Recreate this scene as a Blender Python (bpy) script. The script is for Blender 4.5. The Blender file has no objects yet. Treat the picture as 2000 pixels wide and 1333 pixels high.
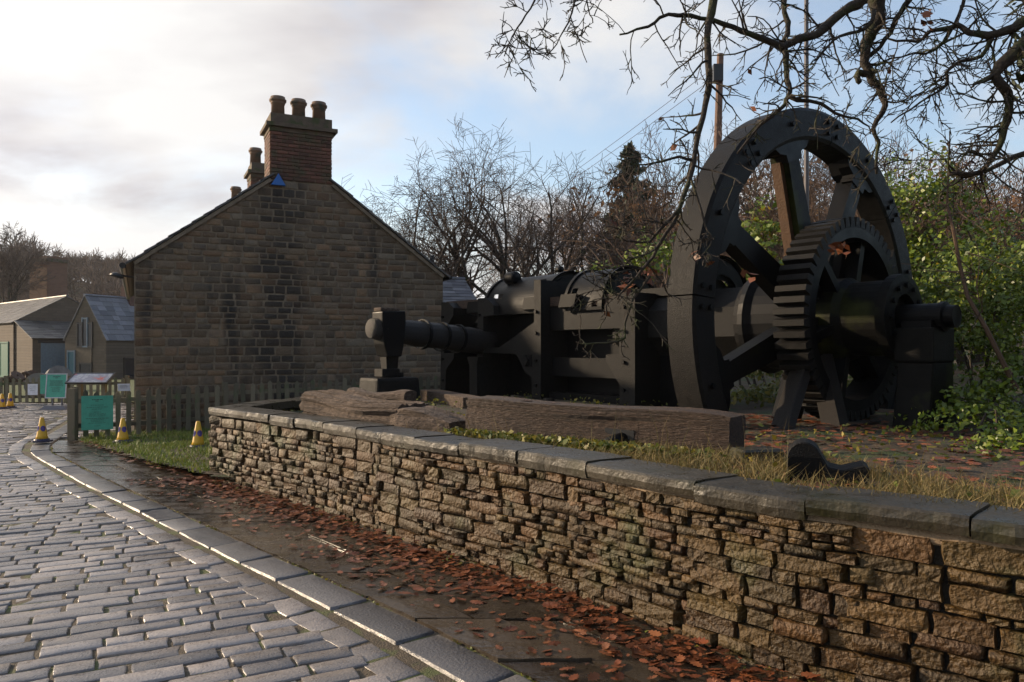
import bpy, math, random
import numpy as np
from mathutils import Vector, Matrix, Quaternion
R = random.Random(7)
NR = np.random.default_rng(7)
rad = math.radians
scene = bpy.context.scene
col = scene.collection

# ------------------------------------------------------------------ camera, sky, sun, exposure
EYE = 1.65
cam_d = bpy.data.cameras.new('camera'); cam = bpy.data.objects.new('camera', cam_d); col.objects.link(cam)
cam_d.sensor_width = 36; cam_d.lens = 27.0; cam_d.shift_y = 0.0073
cam_d.clip_start = 0.05; cam_d.clip_end = 3000
cam.location = (0, 0, EYE); cam.rotation_euler = (rad(90), 0, 0)
scene.camera = cam
SUN_AZ, SUN_EL = -70.0, 17.0
S = Vector((math.sin(rad(SUN_AZ)) * math.cos(rad(SUN_EL)), math.cos(rad(SUN_AZ)) * math.cos(rad(SUN_EL)), math.sin(rad(SUN_EL))))
world = bpy.data.worlds.new('World'); scene.world = world; world.use_nodes = True
SKY_STRENGTH = 0.15
def build_world():
    nt = world.node_tree; N = nt.nodes; L = nt.links; N.clear()
    def n(t, **k):
        o = N.new(t)
        for a, b in k.items(): setattr(o, a, b)
        return o
    def math_(op, a, b=None, clamp=False):
        m = n('ShaderNodeMath', operation=op, use_clamp=clamp)
        for i, x in enumerate((a, b)):
            if x is None: continue
            if isinstance(x, (int, float)): m.inputs[i].default_value = x
            else: L.new(x, m.inputs[i])
        return m.outputs[0]
    out = n('ShaderNodeOutputWorld'); bg = n('ShaderNodeBackground'); bg.inputs[1].default_value = SKY_STRENGTH
    sky = n('ShaderNodeTexSky', sky_type='NISHITA', sun_disc=False)
    sky.sun_elevation = rad(SUN_EL); sky.sun_rotation = rad(SUN_AZ) % (2 * math.pi)
    sky.air_density = 1.0; sky.dust_density = 1.6; sky.ozone_density = 1.3
    tc = n('ShaderNodeTexCoord'); sep = n('ShaderNodeSeparateXYZ'); L.new(tc.outputs['Generated'], sep.inputs[0])
    zz = math_('MAXIMUM', sep.outputs[2], 0.0)
    den = math_('ADD', zz, 0.22)
    px = math_('DIVIDE', sep.outputs[0], den); py = math_('DIVIDE', sep.outputs[1], den)
    cmb = n('ShaderNodeCombineXYZ'); L.new(px, cmb.inputs[0]); L.new(py, cmb.inputs[1]); cmb.inputs[2].default_value = 3.7
    no = n('ShaderNodeTexNoise'); no.inputs['Scale'].default_value = 1.15; no.inputs['Detail'].default_value = 9; no.inputs['Roughness'].default_value = 0.56
    no.inputs['Distortion'].default_value = 0.25
    L.new(cmb.outputs[0], no.inputs['Vector'])
    hz = math_('POWER', math_('SUBTRACT', 1.0, zz, True), 5.0)
    dt = n('ShaderNodeVectorMath', operation='DOT_PRODUCT'); L.new(tc.outputs['Generated'], dt.inputs[0]); dt.inputs[1].default_value = S
    toward = math_('MAXIMUM', dt.outputs['Value'], 0.0)
    m0 = math_('ADD', math_('ADD', no.outputs[0], math_('MULTIPLY', hz, 0.26)), math_('SUBTRACT', math_('MULTIPLY', toward, 0.24), 0.06))
    mr = n('ShaderNodeMapRange', interpolation_type='SMOOTHSTEP'); L.new(m0, mr.inputs[0]); mr.inputs[1].default_value = 0.45; mr.inputs[2].default_value = 0.72; mr.inputs[3].default_value = 0.12
    no2 = n('ShaderNodeTexNoise'); no2.inputs['Scale'].default_value = 1.0; no2.inputs['Detail'].default_value = 6
    cm2 = n('ShaderNodeCombineXYZ'); L.new(px, cm2.inputs[0]); L.new(math_('MULTIPLY', py, 1.6), cm2.inputs[1]); cm2.inputs[2].default_value = 9.1
    L.new(cm2.outputs[0], no2.inputs['Vector'])
    shade = n('ShaderNodeMapRange'); L.new(no2.outputs[0], shade.inputs[0]); shade.inputs[1].default_value = 0.36; shade.inputs[2].default_value = 0.54
    cc = n('ShaderNodeMix', data_type='RGBA'); L.new(shade.outputs[0], cc.inputs[0])
    cc.inputs[6].default_value = (2.65, 2.52, 2.6, 1); cc.inputs[7].default_value = (3.9, 3.84, 3.78, 1)
    glow = math_('ADD', 0.88, math_('MULTIPLY', math_('POWER', toward, 3.0), 0.30))
    sc = n('ShaderNodeVectorMath', operation='SCALE'); L.new(cc.outputs[2], sc.inputs[0]); L.new(glow, sc.inputs['Scale'])
    mx = n('ShaderNodeMix', data_type='RGBA'); L.new(mr.outputs[0], mx.inputs[0]); L.new(sky.outputs[0], mx.inputs[6]); L.new(sc.outputs[0], mx.inputs[7])
    L.new(mx.outputs[2], bg.inputs[0]); L.new(bg.outputs[0], out.inputs[0])
build_world()
sd = bpy.data.lights.new('sun', 'SUN'); sd.energy = 3.4; sd.angle = rad(2.5); sd.color = (1.0, 0.78, 0.54)
so = bpy.data.objects.new('sun', sd); col.objects.link(so); so.rotation_euler = S.to_track_quat('Z', 'Y').to_euler(); so.location = (-20, 5, 20)
scene.view_settings.view_transform = 'Standard'; scene.view_settings.look = 'None'
scene.view_settings.exposure = 0.8; scene.view_settings.gamma = 1.0
scene.view_settings.use_curve_mapping = False
scene.cycles.use_denoising = True
scene.cycles.max_bounces = 6; scene.cycles.diffuse_bounces = 3; scene.cycles.glossy_bounces = 3; scene.cycles.transparent_max_bounces = 6

# ------------------------------------------------------------------ helpers
def W(px, py, Y):           # photo measurement -> place at depth Y
    return Vector(((px - 1000) / 1500 * Y, Y, EYE + (681 - py) / 1500 * Y))
def G(px, py, z=0.0):
    Y = (EYE - z) * 1500 / (py - 681)
    return Vector(((px - 1000) / 1500 * Y, Y, z))

class MB:
    def __init__(s): s.v = []; s.f = []
    def add(s, vs, fs):
        b = len(s.v); s.v.extend([tuple(x) for x in vs]); s.f.extend([tuple(b + i for i in f) for f in fs])
    def box(s, c, ax, ay, az, top=1.0):
        c, ax, ay, az = Vector(c), Vector(ax), Vector(ay), Vector(az)
        vs = []
        for k in (-1, 1):
            t = top if k > 0 else 1.0
            for i, j in ((-1, -1), (1, -1), (1, 1), (-1, 1)): vs.append(c + ax * i * t + ay * j * t + az * k)
        s.add(vs, [(3, 2, 1, 0), (4, 5, 6, 7), (0, 1, 5, 4), (1, 2, 6, 5), (2, 3, 7, 6), (3, 0, 4, 7)])
    def abox(s, x0, x1, y0, y1, z0, z1):
        s.box(((x0+x1)/2, (y0+y1)/2, (z0+z1)/2), ((x1-x0)/2, 0, 0), (0, (y1-y0)/2, 0), (0, 0, (z1-z0)/2))
    def prism(s, pts, ext):                      # pts: 3D polygon, ext: extrusion vector
        n = len(pts); ext = Vector(ext); pts = [Vector(p) for p in pts]
        s.add(pts + [p + ext for p in pts], [tuple(range(n))[::-1], tuple(range(n, 2*n))] + [(i, (i+1) % n, n + (i+1) % n, n + i) for i in range(n)])
    def tube(s, pts, rads, n=6, cap=True):
        pts = [Vector(p) for p in pts]; m = len(pts)
        if m < 2: return
        t0 = (pts[1] - pts[0]).normalized()
        ref = Vector((0, 0, 1)) if abs(t0.z) < 0.9 else Vector((1, 0, 0))
        u = t0.cross(ref).normalized(); vs = []
        for i in range(m):
            t = (pts[min(i+1, m-1)] - pts[max(i-1, 0)])
            t = t.normalized() if t.length > 1e-9 else t0
            u = (u - t * u.dot(t)); u = u.normalized() if u.length > 1e-6 else t.orthogonal().normalized()
            w = t.cross(u); r = rads[i] if hasattr(rads, '__len__') else rads
            for k in range(n):
                a = 2 * math.pi * k / n; vs.append(pts[i] + (u * math.cos(a) + w * math.sin(a)) * r)
        fs = [(i*n + k, i*n + (k+1) % n, (i+1)*n + (k+1) % n, (i+1)*n + k) for i in range(m-1) for k in range(n)]
        if cap: fs += [tuple(range(n))[::-1], tuple((m-1)*n + k for k in range(n))]
        s.add(vs, fs)
    def lathe(s, prof, O, axis, n=32, closed=False, a0=0.0, a1=None, U=None, skip=None):
        O, axis = Vector(O), Vector(axis).normalized()
        u = Vector(U) if U is not None else axis.orthogonal().normalized(); w = axis.cross(u)
        full = a1 is None; aa = 2*math.pi if full else a1 - a0; cnt = n if full else n + 1; m = len(prof); vs = []
        for k in range(cnt):
            a = a0 + aa * k / n; dr = u * math.cos(a) + w * math.sin(a)
            for r, h in prof: vs.append(O + axis * h + dr * r)
        fs = []; lim = m if closed else m - 1
        for k in range(n):
            k2 = (k+1) % cnt
            for j in range(lim):
                if skip and (k, j) in skip: continue
                fs.append((k*m + j, k2*m + j, k2*m + (j+1) % m, k*m + (j+1) % m))
        if not full and closed: fs += [tuple(range(m)), tuple((cnt-1)*m + j for j in range(m))[::-1]]
        s.add(vs, fs)
    def build(s, name, mat, parent=None, smooth=False, bevel=0.0, fix=True):
        me = bpy.data.meshes.new(name)
        off = Vector(parent['_o']) if parent is not None and '_o' in parent else Vector((0, 0, 0))
        a = np.array(s.v, dtype=float) - np.array(off) if len(s.v) else np.zeros((0, 3))
        me.from_pydata(a.tolist(), [], s.f); me.update()
        if fix:
            import bmesh
            bm = bmesh.new(); bm.from_mesh(me); bmesh.ops.recalc_face_normals(bm, faces=bm.faces)
            if bevel > 0: bmesh.ops.bevel(bm, geom=list(bm.edges), offset=bevel, segments=1 if bevel < 0.02 else 2, affect='EDGES', profile=0.6)
            bm.to_mesh(me); bm.free()
        if smooth: me.polygons.foreach_set('use_smooth', [True] * len(me.polygons))
        me.materials.append(mat)
        return link(name, me, parent)
def link(name, me, parent=None, loc=None, rot=None, scale=None):
    o = bpy.data.objects.new(name, me); col.objects.link(o)
    if parent is not None: o.parent = parent
    if loc is not None:
        off = Vector(parent['_o']) if parent is not None and '_o' in parent else Vector((0, 0, 0))
        o.location = Vector(loc) - off
    if rot is not None: o.rotation_mode = 'QUATERNION'; o.rotation_quaternion = rot
    if scale is not None: o.scale = scale
    return o
def tag(o, label, cat, group=None, kind=None):
    if label: o['label'] = label
    if cat: o['category'] = cat
    if group: o['group'] = group
    if kind: o['kind'] = kind
    return o
def thing(name, loc, label, cat, group=None):
    o = bpy.data.objects.new(name, None); col.objects.link(o); o.location = loc; o['_o'] = tuple(loc); o.empty_display_size = 0.1
    return tag(o, label, cat, group)
def struct(o): o['kind'] = 'structure'; return o
def smooth_(o): o.data.polygons.foreach_set('use_smooth', [True]*len(o.data.polygons)); return o

def M(name, cols, scale=4.0, rough=0.8, bump=0.3, bscale=30.0, rnd=None, rndcols=None, detail=6.0, spec=0.5, stretch=None, rough2=None, moss=None, bdist=0.02, trans=0.0, stain=None, band=None):
    """procedural material: noise ramp over position; rnd 'object' or 'island' shifts and tints each piece"""
    m = bpy.data.materials.new(name); m.use_nodes = True; nt = m.node_tree; N = nt.nodes; L = nt.links
    b = N['Principled BSDF']; geo = N.new('ShaderNodeNewGeometry'); pos = geo.outputs['Position']
    rv = None
    if rnd == 'object': rv = N.new('ShaderNodeObjectInfo').outputs['Random']
    elif rnd == 'island': rv = geo.outputs['Random Per Island']
    if rv is not None:
        sc = N.new('ShaderNodeMath'); sc.operation = 'MULTIPLY'; L.new(rv, sc.inputs[0]); sc.inputs[1].default_value = 57.0
        ad = N.new('ShaderNodeVectorMath'); ad.operation = 'ADD'; L.new(pos, ad.inputs[0]); L.new(sc.outputs[0], ad.inputs[1]); pos2 = ad.outputs[0]
    else: pos2 = pos
    if stretch:
        mp = N.new('ShaderNodeMapping'); L.new(pos2, mp.inputs[0]); mp.vector_type = 'TEXTURE'; mp.inputs['Rotation'].default_value = (0, 0, stretch[1]); mp.inputs['Scale'].default_value = tuple(1/q for q in stretch[0]); pos2 = mp.outputs[0]
    no = N.new('ShaderNodeTexNoise'); no.inputs['Scale'].default_value = scale; no.inputs['Detail'].default_value = detail; no.inputs['Roughness'].default_value = 0.62
    L.new(pos2, no.inputs['Vector'])
    def ramp(src, cs, lo=0.3, hi=0.7):
        r = N.new('ShaderNodeValToRGB'); e = r.color_ramp.elements
        while len(e) < len(cs): e.new(0.5)
        for i, c in enumerate(cs): e[i].position = lo + (hi - lo) * i / max(1, len(cs) - 1); e[i].color = (*c, 1)
        L.new(src, r.inputs[0]); return r.outputs[0]
    c = ramp(no.outputs[0], cols)
    def mix(fac, a, bb, mode='MIX'):
        x = N.new('ShaderNodeMix'); x.data_type = 'RGBA'; x.blend_type = mode
        if isinstance(fac, float): x.inputs[0].default_value = fac
        else: L.new(fac, x.inputs[0])
        L.new(a, x.inputs[6])
        if isinstance(bb, tuple): x.inputs[7].default_value = (*bb, 1)
        else: L.new(bb, x.inputs[7])
        return x.outputs[2]
    if rndcols and rv is not None:
        c = mix(0.62, c, ramp(rv, rndcols, 0.0, 1.0))
        h = N.new('ShaderNodeMath'); h.operation = 'MULTIPLY'; L.new(rv, h.inputs[0]); h.inputs[1].default_value = 7.31
        fr = N.new('ShaderNodeMath'); fr.operation = 'FRACT'; L.new(h.outputs[0], fr.inputs[0])
        mr = N.new('ShaderNodeMapRange'); L.new(fr.outputs[0], mr.inputs[0]); mr.inputs[3].default_value = 0.62; mr.inputs[4].default_value = 1.3
        c = mix(1.0, c, mr.outputs[0], 'MULTIPLY')
    def blot(sc_, lo, hi, colr, c, vec=None):
        n3 = N.new('ShaderNodeTexNoise'); n3.inputs['Scale'].default_value = sc_; n3.inputs['Detail'].default_value = 7; L.new(vec or pos, n3.inputs['Vector'])
        q = N.new('ShaderNodeMapRange'); L.new(n3.outputs[0], q.inputs[0]); q.inputs[1].default_value = lo; q.inputs[2].default_value = hi
        return mix(q.outputs[0], c, colr)
    if moss: c = blot(moss[0], moss[1], moss[2], moss[3], c)
    if stain:
        mp2 = N.new('ShaderNodeMapping'); L.new(pos, mp2.inputs[0]); mp2.inputs['Scale'].default_value = stain[4]
        c = blot(stain[0], stain[1], stain[2], stain[3], c, mp2.outputs[0])
    if band:                                     # a soot streak with a ragged edge, running down the wall
        dv, cen, hw, colr = band
        dp = N.new('ShaderNodeVectorMath'); dp.operation = 'DOT_PRODUCT'; L.new(pos, dp.inputs[0]); dp.inputs[1].default_value = dv
        n5 = N.new('ShaderNodeTexNoise'); n5.inputs['Scale'].default_value = 1.3; n5.inputs['Detail'].default_value = 5; L.new(pos, n5.inputs['Vector'])
        def mt(op, x, y_):
            q = N.new('ShaderNodeMath'); q.operation = op
            for i_, k_ in enumerate((x, y_)):
                if isinstance(k_, float): q.inputs[i_].default_value = k_
                elif k_ is not None: L.new(k_, q.inputs[i_])
            return q.outputs[0]
        dd_ = mt('ABSOLUTE', mt('ADD', mt('SUBTRACT', dp.outputs['Value'], float(cen)), mt('MULTIPLY', mt('SUBTRACT', n5.outputs[0], 0.5), 1.6)), None)
        q = N.new('ShaderNodeMapRange'); q.interpolation_type = 'SMOOTHSTEP'; L.new(dd_, q.inputs[0]); q.inputs[1].default_value = hw*0.25; q.inputs[2].default_value = hw; q.inputs[3].default_value = 0.85; q.inputs[4].default_value = 0.0
        fac = q.outputs[0]
        if rv is not None: fac = mt('MULTIPLY', fac, mt('MINIMUM', mt('MULTIPLY', mt('FRACT', mt('MULTIPLY', rv, 13.7), None), 2.2), 1.0))
        c = mix(fac, c, colr)
    L.new(c, b.inputs['Base Color'])
    b.inputs['Specular IOR Level'].default_value = spec
    if rough2 is not None:
        q = N.new('ShaderNodeMapRange'); L.new(no.outputs[0], q.inputs[0]); q.inputs[1].default_value = 0.35; q.inputs[2].default_value = 0.65
        q.inputs[3].default_value = rough; q.inputs[4].default_value = rough2; L.new(q.outputs[0], b.inputs['Roughness'])
    else: b.inputs['Roughness'].default_value = rough
    if bump > 0:
        n2 = N.new('ShaderNodeTexNoise'); n2.inputs['Scale'].default_value = bscale; n2.inputs['Detail'].default_value = 5; L.new(pos2, n2.inputs['Vector'])
        bp = N.new('ShaderNodeBump'); bp.inputs['Strength'].default_value = bump; bp.inputs['Distance'].default_value = bdist
        L.new(n2.outputs[0], bp.inputs['Height']); L.new(bp.outputs[0], b.inputs['Normal'])
    if trans > 0:
        tr = N.new('ShaderNodeBsdfTranslucent'); L.new(c, tr.inputs[0]); ms = N.new('ShaderNodeMixShader'); ms.inputs[0].default_value = trans
        L.new(b.outputs[0], ms.inputs[1]); L.new(tr.outputs[0], ms.inputs[2]); L.new(ms.outputs[0], N['Material Output'].inputs[0])
    return m
def flat(name, c, rough=0.6, spec=0.5): return M(name, [tuple(x*0.85 for x in c), tuple(min(1, x*1.12) for x in c)], 9.0, rough, 0.08, 60, spec=spec)

# rough stone pieces: unit lumps (-0.5..0.5), few variants, shared by all pieces
def lump(name, nx, ny, nz, seed, amp, roundness, mat, inner=0.80, flatshade=False):
    rr = random.Random(seed); g = {}; vs = []; fs = []
    def lat(i, n):
        if n < 3: return 2*i/n - 1
        if i == 0: return -1.0
        if i == n: return 1.0
        return -inner + 2*inner * (i-1) / (n-2)
    def vid(i, j, k):
        key = (i, j, k)
        if key not in g:
            p = Vector((lat(i, nx), lat(j, ny), lat(k, nz))); q = Vector(p)
            ext = [abs(abs(c) - 1) < 1e-6 for c in p]
            if sum(ext) >= 2:
                e = roundness * rr.uniform(0.35, 1.3) * (1.0 if sum(ext) == 2 else 1.5)
                for ax in range(3):
                    if ext[ax]: q[ax] *= 1 - e
            q += Vector((rr.uniform(-1, 1) * amp * 0.7, rr.uniform(-1, 1) * amp, rr.uniform(-1, 1) * amp))
            g[key] = len(vs); vs.append(q * 0.5)
        return g[key]
    for i in range(nx):
        for j in range(ny):
            fs.append((vid(i, j, nz), vid(i+1, j, nz), vid(i+1, j+1, nz), vid(i, j+1, nz)))
    for i in range(nx):
        for k in range(nz):
            fs.append((vid(i, 0, k), vid(i+1, 0, k), vid(i+1, 0, k+1), vid(i, 0, k+1)))
            fs.append((vid(i+1, ny, k), vid(i, ny, k), vid(i, ny, k+1), vid(i+1, ny, k+1)))
    for j in range(ny):
        for k in range(nz):
            fs.append((vid(0, j+1, k), vid(0, j, k), vid(0, j, k+1), vid(0, j+1, k+1)))
            fs.append((vid(nx, j, k), vid(nx, j+1, k), vid(nx, j+1, k+1), vid(nx, j, k+1)))
    me = bpy.data.meshes.new(name); me.from_pydata([tuple(v) for v in vs], [], fs); me.update()
    me.polygons.foreach_set('use_smooth', [not flatshade]*len(me.polygons))
    if mat: me.materials.append(mat)
    return me, vs, fs
def quat(xa, ya, za):
    return Matrix((xa, ya, za)).transposed().to_quaternion()
# ------------------------------------------------------------------ materials
EARTH = M('earth', [(0.035, 0.024, 0.014), (0.07, 0.05, 0.03), (0.10, 0.075, 0.04)], 6, 0.85, 0.6, 50, moss=(2.5, 0.5, 0.62, (0.035, 0.055, 0.015)))
JOINT = M('joint_dirt', [(0.0450, 0.0360, 0.0225), (0.1275, 0.0930, 0.0540)], 14, 0.75, 0.7, 90, moss=(4, 0.5, 0.6, (0.0900, 0.1050, 0.0270)))
FIELD = M('field', [(0.03, 0.035, 0.012), (0.06, 0.06, 0.025), (0.08, 0.06, 0.03)], 0.6, 0.9, 0.4, 12)
SETTC = [(0.1724, 0.1591, 0.1554), (0.2672, 0.2429, 0.2298), (0.3447, 0.3015, 0.2617)]
SETT = M('wet_sett_stone', SETTC, 22, 0.2, 0.4, 75, 'object', [(0.1724, 0.1675, 0.1775), (0.2930, 0.2597, 0.2379), (0.2413, 0.2094, 0.1903)], rough2=0.45, spec=0.6, bdist=0.012)
SETT_I = M('wet_sett_stone_far', SETTC, 22, 0.2, 0.4, 75, 'island', [(0.1724, 0.1675, 0.1775), (0.2930, 0.2597, 0.2379), (0.2413, 0.2094, 0.1903)], rough2=0.45, spec=0.6, bdist=0.012)
KERB = M('wet_kerb_stone', [(0.0972, 0.0932, 0.0932), (0.1539, 0.1417, 0.1336)], 16, 0.28, 0.4, 60, 'object', [(0.0891, 0.0891, 0.0972), (0.1539, 0.1417, 0.1296)], rough2=0.5, spec=0.6, bdist=0.015)
FLAG = M('wet_flagstone', [(0.0209, 0.0160, 0.0119), (0.0447, 0.0333, 0.0238), (0.0654, 0.0506, 0.0357)], 5, 0.13, 0.3, 28, 'object', [(0.0297, 0.0226, 0.0167), (0.0535, 0.0416, 0.0297)], rough2=0.4, spec=0.5, bdist=0.015)
WCOL = [(0.0276, 0.0138, 0.0029), (0.0650, 0.0325, 0.0068), (0.1066, 0.0574, 0.0123)]
WRND = [(0.0783, 0.0383, 0.0073), (0.0667, 0.0404, 0.0070), (0.0925, 0.0500, 0.0105), (0.0835, 0.0325, 0.0068), (0.0667, 0.0441, 0.0070), (0.0552, 0.0309, 0.0073)]
WALLM = M('walling_stone', WCOL, 9, 0.72, 0.9, 38, 'object', WRND, moss=(2.3, 0.55, 0.72, (0.06, 0.06, 0.016)), bdist=0.03, rough2=0.5)
WALLI = M('walling_stone_small', WCOL, 9, 0.72, 0.9, 38, 'island', WRND, moss=(2.3, 0.55, 0.72, (0.06, 0.06, 0.016)), bdist=0.03, rough2=0.5)
CORE = M('wall_core_dirt', [(0.0072, 0.0054, 0.0036), (0.0210, 0.0156, 0.0096)], 12, 0.95, 0.6, 50)
MORTAR = M('lime_mortar', [(0.24, 0.165, 0.10), (0.36, 0.26, 0.165)], 8, 0.9, 0.7, 40)
CAP = M('wet_coping_stone', [(0.0216, 0.0180, 0.0126), (0.0432, 0.0360, 0.0234), (0.0684, 0.0540, 0.0324)], 7, 0.24, 0.28, 45, 'object', [(0.0324, 0.0288, 0.0198), (0.0468, 0.0378, 0.0234)], rough2=0.6, moss=(3, 0.55, 0.7, (0.0288, 0.0270, 0.0090)), bdist=0.02)
LEAF = M('dry_oak_leaf', [(0.0840, 0.0229, 0.0089), (0.2040, 0.0574, 0.0178)], 20, 0.5, 0.1, 60, 'island', [(0.0600, 0.0207, 0.0089), (0.1800, 0.0459, 0.0129), (0.2880, 0.1148, 0.0446), (0.1200, 0.0344, 0.0119), (0.2160, 0.0632, 0.0178)])
GRASS = M('grass_blade', [(0.0780, 0.1300, 0.0156), (0.1560, 0.2080, 0.0325)], 3, 0.6, 0, 1, 'island', [(0.0780, 0.1430, 0.0195), (0.1560, 0.2080, 0.0325), (0.2600, 0.2340, 0.0650)], trans=0.25)
STRAW = M('rough_grass_blade', [(0.12, 0.10, 0.03), (0.26, 0.19, 0.07)], 3, 0.7, 0, 1, 'island', [(0.11, 0.13, 0.025), (0.30, 0.21, 0.08), (0.22, 0.15, 0.06), (0.12, 0.12, 0.03)], trans=0.25)
HERB = M('low_herb_leaf', [(0.06, 0.09, 0.015), (0.16, 0.17, 0.03)], 5, 0.5, 0, 1, 'island', [(0.05, 0.10, 0.015), (0.16, 0.18, 0.03), (0.34, 0.24, 0.03), (0.08, 0.13, 0.02)], trans=0.3)

# ------------------------------------------------------------------ plan of the place
KY = [0.5, 2.0, 3.0, 3.8, 4.35, 5.51, 6.53, 8.09, 9.2, 12.1, 13.1, 17.8, 20.0, 26.0]
KX = [2.6, 1.22, 0.38, -0.30, -0.74, -1.76, -2.70, -4.10, -5.12, -7.64, -8.24, -10.2, -11.1, -13.6]
kerbx = lambda y: float(np.interp(y, KY, KX))
CAPP = [(-3.76, 9.52), (-2.88, 8.62), (-2.14, 7.88), (-1.5, 7.16), (-1.07, 6.64), (-0.64, 6.12), (-0.11, 5.56), (0.39, 5.0), (0.77, 4.47), (1.33, 3.80), (1.80, 3.43), (2.11, 3.14), (3.05, 2.3), (4.2, 1.25)]
wy = [p[1] for p in CAPP][::-1]; wx = [p[0] for p in CAPP][::-1]
wallx = lambda y: float(np.interp(y, wy, wx))
def flagright(y):
    if y <= 9.45: return wallx(y) - 0.02
    return float(np.interp(y, [9.45, 10.6, 12.1, 13.45, 16], [-3.75, -4.9, -6.2, -7.45, -8.6]))
HC = Vector((-7.28, 14.8, 0)); gdir = Vector((0.8988, 0.4384, 0)); rdir = Vector((-0.4384, 0.8988, 0)); GW = 6.34
def bank(x, y):
    """height of the raised ground behind the dry stone wall"""
    if y < 9.5: s = (x - wallx(max(y, 1.3))) * 0.72
    else: s = (x - (-3.72 + (y - 9.5) * 0.27)) * 0.95
    if y < 12.6: h = 0.80 if s > 0.1 else 0.0
    else:
        q = min(1, max(0, (s + 0.2) / 3.2)); h = 0.8 * q * q * (3 - 2*q)
        w = min(1, max(0, (y - 12.6) / 0.8)); h = h * w + (0.8 if s > 0.1 else 0) * (1 - w)
    # wooded slope to the back and right
    u = (x * 0.55 + y * 0.83) - 14.5
    if u > 0 and x > -2.2: h += 0.05 * u * min(1, u / 8) * min(1, max(0, (x + 2.2) / 5))
    v = (x * 0.83 - y * 0.12) - 3.9
    if v > 0 and y > 3: h += min(1.5, 0.28 * v)
    return h + 0.03 * math.sin(x * 2.1 + y) * (1 if h > 0.3 else 0.2)

def grid(name, xs, ys, fn, mat, keep=None):
    mb = MB(); idx = {}
    for j, y in enumerate(ys):
        for i, x in enumerate(xs): idx[i, j] = len(mb.v); mb.v.append((x, y, fn(x, y)))
    for j in range(len(ys)-1):
        for i in range(len(xs)-1):
            if keep and not keep((xs[i]+xs[i+1])/2, (ys[j]+ys[j+1])/2): continue
            mb.f.append((idx[i, j], idx[i+1, j], idx[i+1, j+1], idx[i, j+1]))
    return mb.build(name, mat, smooth=True, fix=False)
mb = MB(); mb.add([(-900, -200, -0.09), (900, -200, -0.09), (900, 1500, -0.09), (-900, 1500, -0.09)], [(0, 1, 2, 3)])
struct(mb.build('ground', FIELD, fix=False))
xs = list(np.arange(-4.2, 14.01, 0.14)); ys = list(np.arange(1.0, 24.01, 0.14))
def onbank(x, y):
    if y < 9.5: return (x - wallx(max(y, 1.3))) > 0.24
    return x > -3.62 + (y - 9.5) * 0.27
struct(grid('bank_terrain', xs, ys, bank, EARTH, onbank))
# road bed and lawn sheets
mb = MB(); yy = list(np.arange(0.5, 26, 0.5))
for a, b in zip(yy[:-1], yy[1:]): mb.add([(-0.72*a-4, a, -0.003), (kerbx(a)+0.1, a, -0.003), (kerbx(b)+0.1, b, -0.003), (-0.72*b-4, b, -0.003)], [(0, 1, 2, 3)])
road = struct(mb.build('road', JOINT, fix=False))
mb = MB()
for a, b in zip(yy[:-1], yy[1:]):
    if a < 13.0: mb.add([(kerbx(a)+0.1, a, 0.004), (flagright(a)+0.12, a, 0.004), (flagright(b)+0.12, b, 0.004), (kerbx(b)+0.1, b, 0.004)], [(0, 1, 2, 3)])
pavement = struct(mb.build('pavement', JOINT, fix=False))
def lawnz(x, y): return 0.03 + 0.10 * max(0, min(1, (x + 7.2) / 3.4)) + 0.012 * math.sin(7*x) * math.sin(6*y)
struct(grid('lawn', list(np.arange(-9.0, -1.0, 0.15)), list(np.arange(9.0, 18.6, 0.15)), lawnz, EARTH,
     lambda x, y: x > flagright(y) - 0.12 and y > 9.2 and x > -8.0 and x < -3.35 + max(0, (y-12)) * 0.6))
mb = MB(); mb.add([(-9.5, 13.0, -0.03), (-6.9, 14.2, -0.03), (-11.5, 26, -0.03), (-13.7, 26, -0.03)], [(0, 1, 2, 3)])
yard = struct(mb.build('yard', JOINT, fix=False))

# ------------------------------------------------------------------ setts
sett_l = [lump('sett', 5, 4, 2, 40+i, 0.04, 0.06, SETT, 0.9) for i in range(8)]
u = Vector((0.88, 0.475, 0)).normalized(); v = Vector((-0.475, 0.88, 0)).normalized()
cands = []
def setts():
    for r in range(-30, 190):
        vv = r * 0.152; su = -26.0 + R.random()
        while su < 8:
            w = R.choice((0.2, 0.27, 0.3, 0.33, 0.36, 0.42)) * R.uniform(0.93, 1.05)
            c = u * (su + w/2) + v * vv; su += w + 0.008
            x, y = c.x, c.y
            l0 = kerbx(y) - 0.31; st_ = u * (su - w - 0.008) + v * vv
            if y < 14 and st_.x < l0 - 0.10 and (u * su + v * vv).x > l0:
                w2 = (l0 - st_.x) / u.x
                if w2 > 0.09: cands.append((st_ + u*w2/2, w2, 0.142, u, v))
                continue
            if y < 2.2 or y > 23.2: continue
            lim = kerbx(y) - (0.30 if y < 14 else 0.38)
            wl = -7.45 - (y - 14.8) * 0.4878
            if not ((x < lim and x > -0.67*y - 1.7) or (y > 14.3 and x > kerbx(y) + 0.42 and x < wl)): continue
            cands.append((c, w, 0.144 * R.uniform(0.95, 1.02), u, v))
    # gutter course beside the kerb
    y = 1.5
    while y < 23:
        l = R.uniform(0.26, 0.4); y2 = y + l * 0.74
        a = Vector((kerbx(y) - 0.2, y, 0)); b = Vector((kerbx(y2) - 0.2, y2, 0)); t = (b - a).normalized(); nrm = Vector((-t.y, t.x, 0))
        cands.append(((a + b)/2 - nrm * 0 , (b-a).length - 0.014, 0.19, t, nrm)); y = y2
setts()
cands.sort(key=lambda c: (0 if (c[0].x > -0.69*c[0].y and c[0].y > 3.2) else 1, c[0].y))
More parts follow.
